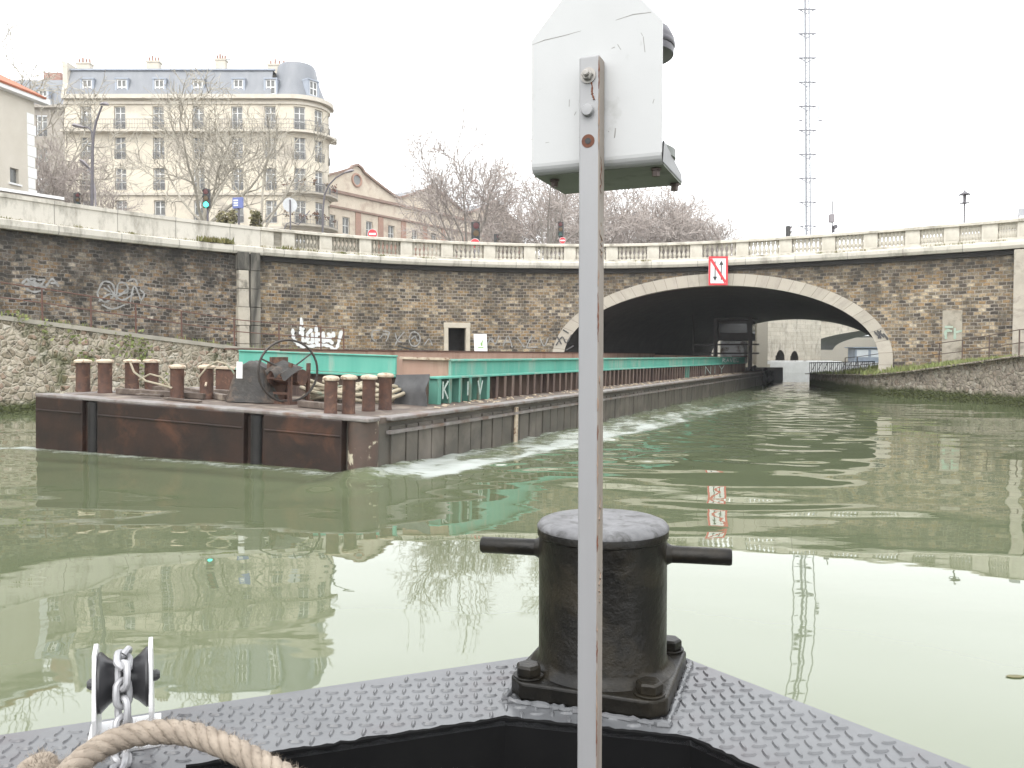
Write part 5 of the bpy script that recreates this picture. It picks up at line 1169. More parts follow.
# ------------------------------------------------------------------ street furniture along the parapet
lampm = M('lamp_paint', (.085, .08, .09), (.11, .10, .11), .5, 3); head_m = M('lamp_head', (.20, .18, .19), (.26, .24, .25), .5, 3)
def lamp_head(pos, dirv, parent, L=.75):
    d = Vector(dirv).normalized(); mb = MB(); u = Vector((0, 0, 1)); s_ = d.cross(u).normalized()
    m = Matrix((d, s_, d.cross(s_) * -1)).transposed().to_4x4(); m.translation = pos
    rows = [(0, .06, .05), (.2, .16, .10), (.5, .20, .13), (L - .08, .17, .10), (L, .06, .04)]; n = 10; vs_ = []
    for x, w_, h_ in rows:
        for j in range(n): a = 6.2832 * j / n; vs_.append(m @ Vector((x, w_ * math.cos(a), h_ * math.sin(a) * (1 if math.sin(a) > 0 else .5))))
    mb.add(vs_, [(i * n + j, i * n + (j + 1) % n, (i + 1) * n + (j + 1) % n, (i + 1) * n + j) for i in range(4) for j in range(n)] + [tuple(range(n)), tuple(range(4 * n, 5 * n))])
    return rel(mb.build('lamp_head', head_m, parent, smooth=True), parent)
D = 45.0; b_ = P(92, 260, D); b_.z = STREET
sl = empty('street_lamp', b_, label='tall double armed street lamp leaning left of the apartment house front', cat='street lamp')
mb = MB(); mb.tube([b_, P(92, 200, D), P(92.5, 150, D), P(93.5, 135, D), P(96, 122, D), P(99.5, 112, D), P(102, 106, D)], [.10, .09, .08, .07, .065, .055, .05], 10); rel(mb.build('pole', lampm, sl, smooth=True), sl)
mb = MB(); mb.tube([P(92.5, 140, D), P(91.5, 131, D), P(88, 127.5, D), P(84, 127, D)], .05, 8); rel(mb.build('arm', lampm, sl, smooth=True), sl)
lamp_head(P(100.5, 104.5, D), (1, -.6, -.15), sl, .6); lamp_head(P(84, 127.5, D), (-1, -.5, .1), sl, .6)
b_ = P(95.5, 260, 46); b_.z = STREET
sl = empty('street_lamp', b_, label='short curved street lamp just behind the tall double armed lamp', cat='street lamp')
mb = MB(); mb.tube([b_, P(95.5, 205, 46), P(95, 190, 46), P(93, 180, 46), P(90, 171, 46), P(87, 166, 46)], [.06, .055, .05, .045, .04, .04], 8); rel(mb.build('pole', head_m, sl, smooth=True), sl); lamp_head(P(90, 169, 46), (-.7, -.6, .75), sl, .7)
b_ = P(322.5, 270, 55); b_.z = STREET
sl = empty('street_lamp', b_, label='curved dark street lamp pole between the apartment house corner and the first workshop gable', cat='street lamp')
mb = MB(); mb.tube([b_, P(322.5, 235, 55), P(323, 210, 55), P(324.5, 195, 55), P(329, 185, 55), P(336, 177.5, 55), P(345, 172.5, 55)], [.08, .07, .065, .06, .055, .05, .045], 8); rel(mb.build('pole', lampm, sl, smooth=True), sl); lamp_head(P(344, 173, 55), (1, .2, .3), sl, .7)

def em(name, c, s):
    m, t, b = NT(name); b.inputs['Base Color'].default_value = (*c, 1); b.inputs['Emission Color'].default_value = (*c, 1); b.inputs['Emission Strength'].default_value = s; return m
lens_dark = {'r': M('lens_red', (.10, .02, .02), None, .3), 'a': M('lens_amber', (.10, .06, .02), None, .3), 'g': M('lens_green', (.02, .07, .06), None, .3)}
green_lit = em('green_light', (.05, .85, .62), 2.2)
def traffic_light(px, py0, py1, D, label, lit=False, rz=0, group='traffic lights behind the parapet'):
    top = P(px, py0, D); bot = P(px, py1, D); h = top.z - bot.z; b_ = Vector((top.x, D, STREET)); t = empty('traffic_light', b_, (0, 0, rz), label=label, cat='traffic light', group=group)
    mb = MB(); mb.tube([(0, .12, 0), (0, .12, top.z - STREET)], .06, 8); mb.build('pole', lampm, t)
    mb = MB(); w_ = h * .36; mb.box((0, 0, top.z - STREET - h / 2), (w_, .22, h)); hd = mb.build('signal_head', MT['black'], t, bevel=.03)
    for k, c in enumerate('rag'):
        z = top.z - STREET - h * (k + .5) / 3; mb = MB(); mb.lathe([(w_ * .40, 0), (w_ * .36, .03), (.01, .05)], 14, Matrix.Translation((0, -.105, z)) @ Matrix.Rotation(R(90), 4, 'X')); mb.build('lens', green_lit if (lit and c == 'g') else lens_dark[c], hd, smooth=True)
        mb = MB(); mb.tube([(w_ * .44 * math.cos(a), -.2, z + w_ * .44 * math.sin(a)) for a in np.linspace(.2, 2.94, 8)], .02, 4); mb.beam((-w_ * .44, -.16, z + .05), (-w_ * .44, -.1, z + .05), .02, .1); mb.beam((w_ * .44, -.16, z + .05), (w_ * .44, -.1, z + .05), .02, .1); mb.build('visor', MT['black'], hd)
    return t
traffic_light(206.5, 189, 208, 44, 'black traffic light showing green before the big plane tree', True)
traffic_light(76.5, 193, 207, 44, 'dark traffic light peeping over the parapet left of the street lamps', rz=.9)
traffic_light(475.5, 222, 245, 58, 'dark traffic light before the third workshop gable', rz=.4)
traffic_light(496, 234, 247, 62, 'small dark traffic light near the last workshop gable', rz=1.2)
traffic_light(561, 222, 237, 54, 'dark traffic light just left of the lantern post', rz=-.3)
traffic_light(788.5, 226, 240, 52, 'small traffic light left of the lattice mast', rz=1.0)
red = M('sign_red', (.55, .03, .04), (.5, .04, .05), .45, 5); white = M('sign_white', (.80, .80, .80), None, .45)
def no_entry(px, py, D, r_px, label, zbot=STREET):
    c = P(px, py, D); t = empty('no_entry_sign', (c.x, D, zbot), label=label, cat='road sign'); r_ = r_px * D / F; h = c.z - zbot
    mb = MB(); mb.tube([(0, .06, 0), (0, .06, h + r_)], .035, 8); mb.build('pole', head_m, t)
    mb = MB(); mb.lathe([(r_ * 1.08, 0), (r_ * 1.08, .012), (.01, .012)], 28, Matrix.Translation((0, 0, h)) @ Matrix.Rotation(R(90), 4, 'X')); mb.build('sign_rim', white, t)
    mb = MB(); mb.lathe([(r_, .012), (r_, .02), (.01, .02)], 28, Matrix.Translation((0, 0, h)) @ Matrix.Rotation(R(90), 4, 'X')); mb.build('sign_disc', red, t)
    mb = MB(); mb.box((0, -.025, h), (r_ * 1.45, .012, r_ * .42)); mb.build('sign_bar', white, t)
no_entry(372.5, 234, 50, 4.6, 'red and white no entry sign before the first workshop gable')
no_entry(475, 243.5, 52, 4.6, 'no entry sign half sunk behind the balustrade left of the lantern post')
no_entry(562.5, 240.5, 53, 3.0, 'small red and white round sign under the traffic light left of the lantern post')
c = P(238, 203, 46); t = empty('blue_sign', (c.x, 46, STREET), (0, 0, -.25), label='blue square street sign with white lines before the plane tree', cat='street sign'); h = c.z - STREET
mb = MB(); mb.tube([(0, .06, 0), (0, .06, h)], .06, 8); mb.build('pole', lampm, t)
mb = MB(); mb.box((0, 0, h), (.66, .12, .62)); pn = mb.build('panel', M('sign_blue', (.10, .13, .32), (.13, .16, .36), .4, 3), t, bevel=.02)
mb = MB(); 
for z in (.14, 0, -.14): mb.box((-.10, -.066, h + z), (.28, .01, .08))
mb.build('lettering', white, pn)
c = P(290, 205, 47); t = empty('round_sign', (c.x, 47, STREET), (0, 0, .5), label='pale back of a round road sign beside the young tree', cat='road sign'); h = c.z - STREET
mb = MB(); mb.tube([(0, -.05, 0), (0, -.05, h + .3)], .045, 8); mb.build('pole', lampm, t)
mb = MB(); mb.lathe([(.42, 0), (.42, .02)], 28, Matrix.Translation((0, 0, h)) @ Matrix.Rotation(R(90), 4, 'X')); mb.build('sign_disc', M('sign_back', (.55, .56, .57), None, .5), t)
mb = MB(); mb.tube([(-.5, .1, h - 1.9), (-.2, .1, h - 1.1), (.1, .1, h - .95), (.5, .1, h - 1.1), (1.2, .2, h - .2)], .03, 6); mb.build('bracket', lampm, t)
def bush(name, px0, px1, py0, py1, D, label):
    a = P(px0, py1, D); b = P(px1, py0, D); rg = random.Random(px0); t = empty(name, ((a.x + b.x) / 2, D, STREET), label=label, cat='hedge'); mb = MB(); hw = (b.x - a.x) / 2
    for k in range(900):
        x, y, z = rg.uniform(-hw, hw), rg.uniform(-.5, .5), rg.uniform(0, b.z - STREET) + rg.gauss(0, .05); n_ = Vector((rg.gauss(0, 1), rg.gauss(0, 1), rg.gauss(0, 1))).normalized(); t1 = n_.orthogonal().normalized(); t2 = n_.cross(t1); s_ = rg.uniform(.06, .14); g = Vector((x, y, z))
        mb.add([g + t1 * s_, g + t2 * s_, g - t1 * s_, g - t2 * s_], [(0, 1, 2, 3)])
    mb.build('foliage', M('hedge_leaves_%d' % px0, (.11, .115, .045), (.18, .15, .08), .8, 2), t); mb = MB()
    for k in range(5): mb.tube([(-hw + 2 * hw * (k + .5) / 5, 0, 0), (-hw + 2 * hw * (k + .6) / 5, 0, b.z - STREET - .2)], .03, 5)
    mb.build('stem', bark2, t)
bush('hedge', 219, 236, 213, 224, 47, 'low clipped hedge under the blue sign beside the plane tree'); bush('hedge', 252, 260, 212, 226, 49, 'small round bush left of the young tree')
# right side things
c = P(832, 220, 50); t = empty('signal_box', (c.x, 50, STREET), label='grey box and small camera on a pole right of the lattice mast', cat='signal'); h = c.z - STREET
mb = MB(); mb.tube([(0.06, .1, 0), (.06, .1, h + 1.2)], .035, 6); mb.build('pole', lampm, t); mb = MB(); mb.box((-.03, 0, h + .1), (.30, .25, .52)); mb.build('box', head_m, t, bevel=.03); mb = MB(); mb.tube([(0.2, -.1, h - .42), (.2, .15, h - .42)], .13, 10); mb.box((.12, 0, h - .62), (.1, .08, .3)); mb.build('camera', lampm, t)
c = P(964.5, 203, 41); t = empty('lantern_post', (c.x, 41, STREET), label='old style glass lantern on a thin post behind the right balustrade', cat='street lamp'); h = c.z - STREET
mb = MB(); mb.tube([(0, 0, 0), (0, 0, h)], .04, 8); mb.build('pole', lampm, t); mb = MB()
for sx in (-1, 1):
    for sy in (-1, 1): mb.beam((sx * .13, sy * .13, h), (sx * .17, sy * .17, h + .42), .025, .025)
mb.lathe([(.27, h + .42), (.24, h + .46), (.05, h + .58), (.02, h + .66)], 12); mb.box((0, 0, h), (.32, .32, .04)); mb.tube([(0, 0, h), (0, 0, h + .4)], .05, 8); mb.build('lantern_frame', lampm, t)
c = P(1022, 212, 38.5); t = empty('parking_panel', (c.x, 38.5, STREET), label='grey panel on a post above the balustrade at right edge', cat='street sign'); h = c.z - STREET
mb = MB(); mb.tube([(-.12, .05, 0), (-.12, .05, h)], .03, 6); mb.tube([(-.2, .0, h - .55), (-.02, .0, h - .4)], .04, 6); mb.build('pole', head_m, t); mb = MB(); mb.box((.1, 0, h), (.5, .06, .36)); mb.build('panel', M('panel_grey', (.4, .41, .43), None, .5), t, bevel=.02)
# lattice mast
D = 70.0; b_ = P(808.5, 300, D); ms = empty('lattice_mast', (b_.x, D, STREET), label='tall thin white radio mast with regular cross arms behind the balustrade', cat='mast')
mpaint = M('mast_paint', (.30, .31, .33), (.25, .26, .28), .5, 1); mdark = M('mast_bracket', (.17, .17, .19), (.22, .22, .24), .5, 2)
HM = 29.5; mb = MB()
for x, y in ((-.22, 0), (.22, 0), (0, .35)): mb.tube([(x * .9, y, 0), (x * .85 - .55, y, HM)], .07, 6)
z = .2
while z < HM: mb.tube([(-.19 - .55 * z / HM, 0, z), (.19 - .55 * z / HM, 0, z + .35)], .028, 4); mb.tube([(.19 - .55 * z / HM, 0, z + .35), (-.19 - .55 * z / HM, 0, z + .7)], .028, 4); z += .7
mb.build('column', mpaint, ms)
mb = MB()
for s_ in (-1, 1): mb.tube([(s_ * .90, -.1, 0), (s_ * .92 - .55, -.1, HM)], .06, 6)
mb.build('guy_wire', M('mast_wire', (.42, .43, .45), (.36, .37, .39), .5, 1), ms)
z0 = P(808, 226, D).z - STREET; k = 0; z = z0
while z < HM:
    mb = MB(); c_ = -.55 * z / HM; mb.beam((c_ - .76, 0, z), (c_ + .76, 0, z), .14, .10); mb.beam((c_ - .66, 0, z - .02), (c_, 0, z - .40), .07, .07); mb.beam((c_ + .66, 0, z - .02), (c_, 0, z - .40), .07, .07); mb.build('cross_arm', mdark, ms); z += 2.06
mb = MB(); zz = P(808, 121, D).z - STREET
for s_ in (-1, 1): mb.box((s_ * .85 - .06, -.1, zz), (.28, .12, .12))
mb.build('marker', mdark, ms); mb = MB(); mb.box((0, 0, z0 - .9), (1.0, .8, .15)); mb.lathe([(.2, z0 - 1.2), (.3, z0 - .9)], 10); mb.build('base_platform', mdark, ms)

# navigation sign over the arch
u, z_ = wz(719.5, 272); x, y = plan(u, .66); ns_ = empty('navigation_sign', (x, y, z_), (0, 0, tang(u) + .3 if False else 0), label='white no overtaking sign with red border and black arrows over the arch crown', cat='sign')
sw, sh_ = 1.06, 1.58; mb = MB(); mb.box((0, 0, 0), (sw, .05, sh_)); mb.build('panel', white, ns_, bevel=.01)
mb = MB(); bd = .11
for s_ in (-1, 1): mb.box((s_ * (sw / 2 - bd / 2), -.032, 0), (bd, .012, sh_)); mb.box((0, -.031, s_ * (sh_ / 2 - bd / 2)), (sw - 2 * bd, .012, bd))
mb.beam((-sw / 2 + .12, -.036, sh_ / 2 - .14), (sw / 2 - .12, -.036, -sh_ / 2 + .14), .012, .14, up=(0, 0, 1)); mb.build('border', red, ns_)
blk = M('sign_black', (.02, .02, .02), None, .5); mb = MB()
for s_, dr_ in ((-1, -1), (1, 1)):
    xx = s_ * .17; mb.box((xx, -.028, -dr_ * .08), (.055, .006, .86)); zt = dr_ * .5
    mb.add([(xx - .12, -.0315, zt - dr_ * .18), (xx + .12, -.0315, zt - dr_ * .18), (xx, -.0315, zt + dr_ * .06)], [(0, 1, 2)])
mb.build('arrow', blk, ns_)
mb = MB()
for s_ in (-1, 1): mb.beam((s_ * .3, .03, -.2), (s_ * .3, .5, -.2), .05, .05)
mb.build('bracket', head_m, ns_)
u, z_ = wz(479.5, 345); x, y = plan(u, .45); bd_ = empty('leaning_board', (x, y, 2.06), (R(-14), 0, tang(u)), label='white board with green mark leaning on the wall beside the small doorway', cat='board')
mb = MB(); mb.box((0, 0, .6), (.74, .03, 1.22)); mb.build('panel', white, bd_, bevel=.005)
mb = MB(); mb.box((.05, -.018, .62), (.12, .006, .2)); mb.box((0, -.018, .42), (.32, .006, .07)); mb.box((.1, -.018, .78), (.06, .006, .14)); mb.build('mark', M('board_green', (.2, .36, .12), None, .6), bd_)
mb = MB(); hp = [wz(x, y) for x, y in ((396, 346), (404, 348), (414, 350.5), (424, 350.8), (430, 350.2), (438, 352))]; mb.tube([(*plan(u, .4), z) for u, z in hp], .05, 6)
tag(mb.build('handrail_pipe', MT['black'], smooth=True), 'black bent pipe lying along the wall foot left of the doorway', 'pipe')

# ------------------------------------------------------------------ own boat in the foreground
DZ = EYE - .685
def DP(px, py, z=DZ): return PZ(px, py, z)
def ext(a, b, l): d = (a - b).normalized(); return a + d * l
L1, L2 = DP(0, 735), DP(535, 655.5); R1, R2 = DP(692, 660.5), DP(972, 768)
def isect(p, q, r, s):
    d1 = q - p; d2 = s - r; t = ((r.x - p.x) * d2.y - (r.y - p.y) * d2.x) / (d1.x * d2.y - d1.y * d2.x); return p + d1 * t
APX = isect(L1, L2, R1, R2)
I1, I2, I3, I4 = DP(185, 768), DP(505, 719), DP(690, 739), DP(752, 768)
LF = ext(L1, L2, .55); RF = ext(R2, R1, .5); IL = ext(I1, I2, .75); IR = ext(I4, I3, .45)
def pcurve(a, b, c, n, w=.12):           # rounded bow tip
    p0 = b + (a - b).normalized() * w; p1 = b + (c - b).normalized() * w
    return [p0.lerp(b, t).lerp(b.lerp(p1, t), t) for t in [i / n for i in range(n + 1)]]
tip = pcurve(LF, APX, RF, 8)
outer = [LF] + tip + [RF]; inner = [IL, I1, I2, I3, I4, IR]
myb = empty('boat_bow', (APX.x, APX.y, DZ), label='grey tread plate bow of the own boat with black inner well', cat='boat')
plate = M('tread_plate_paint', (.082, .085, .090), (.114, .117, .122), .27, 7, stain=(.085, .08, .085), stain_scale=5, stain_amt=(.5, .66), bmp=.12, bscale=120, bdist=.002)
blackp = M('black_boat_paint', (.005, .005, .0055), (.009, .009, .009), .7, 4, spec=.08, bmp=.2, bscale=30, bdist=.004)
mb = MB(); pts2 = [(p.x, p.y) for p in outer] + [(p.x, p.y) for p in reversed(inner)]
# CCW check
ar = sum(pts2[i][0] * pts2[(i + 1) % len(pts2)][1] - pts2[(i + 1) % len(pts2)][0] * pts2[i][1] for i in range(len(pts2)))
if ar < 0: pts2 = pts2[::-1]
mb.prism(pts2, DZ - .012, DZ)
def inside(x, y, poly):
    c = False; j = len(poly) - 1
    for i in range(len(poly)):
        if (poly[i][1] > y) != (poly[j][1] > y) and x < (poly[j][0] - poly[i][0]) * (y - poly[i][1]) / (poly[j][1] - poly[i][1]) + poly[i][0]: c = not c
        j = i
    return c
BR = R(-17)                              # heading of the boat: bow turned a little to the right
pit = .0292; ca1, sa1 = math.cos(BR + R(20)), math.sin(BR + R(20)); rg = random.Random(8)
for i in range(-60, 61):
    for j in range(-60, 61):
        u_, v_ = i * pit, j * pit; cx, cy = .2 + u_ * ca1 - v_ * sa1, 1.4 + u_ * sa1 + v_ * ca1
        if not (inside(cx, cy, pts2) and inside(cx + .022, cy, pts2) and inside(cx - .022, cy, pts2) and inside(cx, cy - .022, pts2) and inside(cx, cy + .022, pts2)): continue
        o_ = BR + R(20) + (0 if (i + j) % 2 else R(90)); cc, s0 = math.cos(o_), math.sin(o_); hl, hw = (.0175, .0046) if (i + j) % 2 == 0 else (.0150, .0066); hgt = .0037 * rg.uniform(.75, 1.0)
        ob = [(-hl, 0), (-hl * .55, -hw * .85), (0, -hw), (hl * .55, -hw * .85), (hl, 0), (hl * .55, hw * .85), (0, hw), (-hl * .55, hw * .85)]
        it = [(x * .72, y * .4) for x, y in ob]
        V_ = [(cx + x * cc - y * s0, cy + x * s0 + y * cc, DZ - .0002) for x, y in ob] + [(cx + x * cc - y * s0, cy + x * s0 + y * cc, DZ + hgt) for x, y in it]
        mb.add(V_, [(k, (k + 1) % 8, 8 + (k + 1) % 8, 8 + k) for k in range(8)] + [tuple(range(8, 16))])
rel(mb.build('tread_plate_deck', plate, myb), myb)
mb = MB(); inn2 = [(p.x, p.y) for p in inner]
for a, b in zip(inner[:-1], inner[1:]): mb.add([(a.x, a.y, DZ - .001), (b.x, b.y, DZ - .001), (b.x, b.y, DZ - .55), (a.x, a.y, DZ - .55)], [(0, 1, 2, 3)])
fl = [(p.x, p.y, DZ - .5) for p in inner] + [(IR.x + .1, -1.6, DZ - .5), (IL.x - .1, -1.6, DZ - .5)]; mb.add(fl, [tuple(range(len(fl)))]); rel(mb.build('well', blackp, myb), myb)
mb = MB(); hull_pts = [(IL.x - .3, -2.5)] + [(p.x, p.y) for p in outer] + [(RF.x + .25, -2.5)]
rows = []
for z, k in ((DZ - .012, .998), (DZ - .1, .99), (.4, .9), (-.3, .75)): rows.append([(APX.x * .5 + (x - APX.x * .5) * k, -1 + (y + 1) * k, z) for x, y in hull_pts])
n_ = len(hull_pts)
mb.add([p for r_ in rows for p in r_], [(i * n_ + j, i * n_ + (j + 1) % n_, (i + 1) * n_ + (j + 1) % n_, (i + 1) * n_ + j) for i in range(3) for j in range(n_)])
rel(mb.build('hull', blackp, myb), myb)
mb = MB(); rg = random.Random(2)         # weld bead and lip along the well edge
pts = []
for a, b in zip(inner[1:-1], inner[2:]):
    n2 = max(2, int((b - a).length / .012))
    for k in range(n2): q = a.lerp(b, k / n2); pts.append(q + Vector((rg.gauss(0, .001), rg.gauss(0, .0015), .001)))
mb.tube(pts, [rg.uniform(.003, .006) for _ in pts], 6); rel(mb.build('edge_weld', blackp, myb, smooth=True), myb)

# mooring bollard with cross bar
iron2 = M('bollard_paint', (.004, .0038, .0034), (.012, .0105, .008), .34, 14, spec=.24, stain=(.022, .0185, .0125), stain_scale=9, stain_amt=(.50, .68), bmp=.6, bscale=26, bdist=.006)
topm = M('bollard_top_wear', (.085, .085, .088), (.15, .15, .155), .5, 34, stain=(.035, .034, .032), stain_scale=30, stain_amt=(.50, .66), bmp=.4, bscale=60, bdist=.003)
PT = DZ + .04
bol = empty('mooring_bollard', (.190, 1.665, DZ), (0, 0, R(-20)), label='black iron mooring bollard with cross bar bolted to the tread plate bow', cat='bollard')
mb = MB(); q = .158; c4 = .03; oct_ = [(-q, -q + c4), (-q + c4, -q), (q - c4, -q), (q, -q + c4), (q, q - c4), (q - c4, q), (-q + c4, q), (-q, q - c4)]
mb.prism(oct_, .004, .04); mb.build('base_plate', iron2, bol, bevel=.006, seg=3)
mb = MB(); wp = []; rg = random.Random(41)
for k in range(161):
    t = (k % 160) / 160 * 4; s_ = int(t); f = (t - s_) * 2 - 1; q2 = q + .004; p = [(f * q2, -q2), (q2, f * q2), (-f * q2, q2), (-q2, -f * q2)][s_]; wp.append(Vector((p[0] + rg.gauss(0, .0012), p[1] + rg.gauss(0, .0012), .002)))
mb.tube(wp, [rg.uniform(.004, .0095) for _ in wp], 8)
mb.build('weld_bead', plate, bol, smooth=True)
rB = .1335; hB = 1.655 - DZ
mb = MB(); mb.lathe([(rB + .018, .0405), (rB + .006, .05), (rB, .062), (rB, hB - .03), (rB + .003, hB - .028), (rB + .003, hB - .010), (rB - .003, hB - .002)], 56); mb.build('post', iron2, bol, smooth=True, angle=50)
mb = MB(); mb.lathe([(rB + .0036, hB - .013), (rB + .0036, hB - .009), (rB - .002, hB - .0012), (rB - .012, hB + .003), (rB * .5, hB + .004), (.003, hB + .004)], 56); mb.build('top', topm, bol, smooth=True)
zb = 1.592 - DZ; mb = MB(); mb.lathe([(.0155, -.262), (.0175, -.258), (.0175, -.17), (.0185, -.12), (.0185, .12), (.0175, .17), (.0175, .258), (.0155, .262)], 18, Matrix.Translation((0, 0, zb)) @ Matrix.Rotation(R(8), 4, 'Z') @ Matrix.Rotation(R(90), 4, 'Y')); mb.build('cross_bar', iron2, bol, smooth=True, angle=50)
mb = MB()
for s_ in (-1, 1): mb = MB(); mb.lathe([(.026, -.005), (.020, .006), (.0175, .012)], 16, Matrix.Translation((s_ * rB * .995 * math.cos(R(8)), s_ * rB * math.sin(R(8)), zb)) @ Matrix.Rotation(R(8), 4, 'Z') @ Matrix.Rotation(R(90) * s_, 4, 'Y')); mb.build('bar_weld', iron2, bol, smooth=True)
for sx in (-1, 1):
    for sy in (-1, 1):
        mb = MB(); m = Matrix.Translation((sx * .122, sy * .122, .0405)) @ Matrix.Rotation(random.uniform(0, 1), 4, 'Z'); mb.lathe([(.031, 0), (.031, .004)], 24, m); mb.lathe([(.0255, .0042), (.0265, .006), (.0265, .021), (.022, .025), (.003, .025)], 6, m); mb.build('bolt', iron2, bol, bevel=.0012)

# lantern on its post
th = R(22); U = Vector((math.cos(th), -math.sin(th), 0)); V = Vector((math.sin(th), math.cos(th), 0))
A = Vector((.0924, 1.12, 0)); galv = M('galvanised_post', (.30, .30, .305), (.235, .235, .24), .5, 5, metal=.15, stain=(.19, .155, .13), stain_scale=5, stain_amt=(.55, .70), bmp=.08, bscale=60, bdist=.002, streak=True)
boxw = M('white_lantern_paint', (.46, .465, .465), (.41, .415, .415), .5, 3, stain=(.27, .265, .25), stain_scale=7, stain_amt=(.60, .74), bmp=.1, bscale=30, bdist=.003)
under = M('lantern_underside', (.20, .22, .18), (.13, .145, .115), .6, 6, stain=(.08, .08, .07), stain_scale=9, stain_amt=(.55, .65)); rustm = M('rust_spot', (.16, .06, .03), (.10, .04, .025), .85, 40)  # tray underside: the deck's reflection is put into its dark green colour
nutm = M('bolt_steel', (.36, .35, .33), (.24, .22, .2), .4, 30, metal=.4)
lan = empty('signal_lantern', (A.x, A.y, DZ - .5), label='navigation lamp behind a white house shaped metal plate bolted on a square post', cat='lantern')
LM = Matrix((U, V, Vector((0, 0, 1)))).transposed().to_4x4(); LM.translation = A       # lantern frame: x right along the face, y away, z up
LI = Matrix.Translation(-Vector((A.x, A.y, DZ - .5)))
def LB(mb, name, mat, parent=None, **k):
    mb.v = [tuple(LI @ LM @ Vector(p)) for p in mb.v]; return mb.build(name, mat, parent or lan, **k)
PW = .0292; ptop = 2.413
mb = MB(); mb.box((PW / 2, PW / 2, (ptop + DZ - .5) / 2), (PW, PW, ptop - DZ + .5)); mb.mi[-1] = 1; post = LB(mb, 'post', [galv, M('rusty_post_side', (.20, .165, .135), (.27, .245, .22), .6, 9, stain=(.15, .075, .045), stain_scale=6, stain_amt=(.56, .68), bmp=.2, bscale=70, bdist=.002, streak=True)], bevel=.003, seg=3)
z0, z1 = 2.268, 2.458; xl, xr = -.0815, .1091; yf, yb = PW + .002, PW + .155; xm = (xl + xr) / 2
fm_ = Matrix(((1, 0, 0, 0), (0, 0, 1, 0), (0, 1, 0, 0), (0, 0, 0, 1)))
zs = z1; house = [(xl, z0 + .012), (xr, z0 + .012), (xr, zs), (xm + .034, zs + .068), (xm - .034, zs + .068), (xl, zs)]
mb = MB(); mb.prism(house, yf, yf + .004, fm_)           # folded sheet: upright plate, rounded fold, tray
nb_ = 6; cross = [(yf + .014 - .014 * math.cos(a), z0 + .012 - .014 * math.sin(a)) for a in np.linspace(0, math.pi / 2, nb_)]
for (ya, za), (yb_, zb_) in zip(cross[:-1], cross[1:]): mb.add([(xl, ya, za), (xr, ya, za), (xr, yb_, zb_), (xl, yb_, zb_)], [(0, 1, 2, 3)])
box = LB(mb, 'bracket_plate', boxw, smooth=True, angle=50)
mb = MB(); mb.box(((xl + xr) / 2, (yf + .014 + yb) / 2, z0 - .001), (xr - xl, yb - yf - .014, .004)); LB(mb, 'tray', under)
mb = MB(); mb.add([(xr - .001, yf + .012, z0 + .030), (xr - .001, yb, z0 + .001), (xr - .001, yb - .005, z0 + .012), (xr + .001, yf + .012, z0 + .030), (xr + .001, yb, z0 + .001), (xr + .001, yb - .005, z0 + .012), (xr - .001, yf + .004, z0 + .0), (xr + .001, yf + .004, z0 + .0)], [(0, 2, 1, 6), (3, 7, 4, 5), (0, 3, 5, 2), (2, 5, 4, 1)]); LB(mb, 'gusset', galv)
hood = M('lens_hood', (.05, .05, .06), (.085, .08, .09), .45, 8)
lcx, lcy = xr - .052, yf + .078; lm_ = Matrix.Translation((lcx, lcy, 0))
mb = MB(); mb.lathe([(.050, z0 + .002), (.050, z0 + .020), (.056, z0 + .022), (.056, z0 + .034), (.044, z0 + .042)], 28, lm_); LB(mb, 'lamp_base', M('lamp_grey', (.16, .17, .16), (.22, .23, .21), .5, 8), smooth=True, angle=40)
mb = MB(); mb.lathe([(.036, z0 + .042), (.037, z0 + .10), (.036, zs - .018)], 28, lm_); ln_ = LB(mb, 'lamp_lens', M('lens_glass', (.35, .36, .30), None, .15), smooth=True, angle=50)
mb = MB(); mb.lathe([(.046, zs - .018), (.052, zs - .016), (.053, zs + .006), (.051, zs + .010), (.046, zs + .020), (.030, zs + .030), (.004, zs + .033)], 28, lm_); mb.lathe([(.0532, zs - .006), (.0542, zs - .004), (.0542, zs + .000), (.0532, zs + .002)], 28, lm_); LB(mb, 'lamp_hood', hood, smooth=True, angle=40)
for k, (x, y) in enumerate(((xl + .02, yf + .045), (xl + .055, yb - .025), (xr - .014, yf + .03), (xr - .008, yb - .014))):
    mb = MB(); mb.lathe([(.0075, 0), (.0075, -.003), (.0055, -.0032), (.0055, -.011), (.001, -.011)], 6, Matrix.Translation((x, y, z0 - .0032))); LB(mb, 'foot_bolt', M('foot_bolt_%d' % k, (.12, .09, .08), None, .6))
fy = Matrix.Translation((PW / 2 - .001, 0, 0)) @ Matrix.Rotation(R(90), 4, 'X')
zA, zB, zC = P(588, 77, 1.12).z, P(588, 112, 1.12).z, P(588, 142, 1.12).z
mb = MB(); m = Matrix.Translation((0, 0, zA)) @ fy; mb.lathe([(.0108, -.001), (.0108, .0018), (.0095, .002)], 24, m); mb.lathe([(.0078, .002), (.0078, .0085), (.0065, .0095)], 6, m); mb.lathe([(.0042, .009), (.0042, .0145), (.003, .0155)], 14, m); LB(mb, 'nut', nutm, post, smooth=True, angle=30)
mb = MB(); m = Matrix.Translation((0, 0, zB)) @ fy; mb.lathe([(.0084, -.001), (.0084, .006), (.0072, .0075), (.002, .008)], 20, m); LB(mb, 'bolt_head', galv, post, smooth=True, angle=40)
mb = MB(); m = Matrix.Translation((0, 0, zC)) @ fy; mb.lathe([(.0092, -.001), (.0092, .0006), (.004, .0007)], 24, m); LB(mb, 'rust_ring', rustm, post)
mb = MB(); mb.lathe([(.0042, -.0005), (.0042, .0011), (.001, .0011)], 16, m); LB(mb, 'bolt_hole', blk, post)

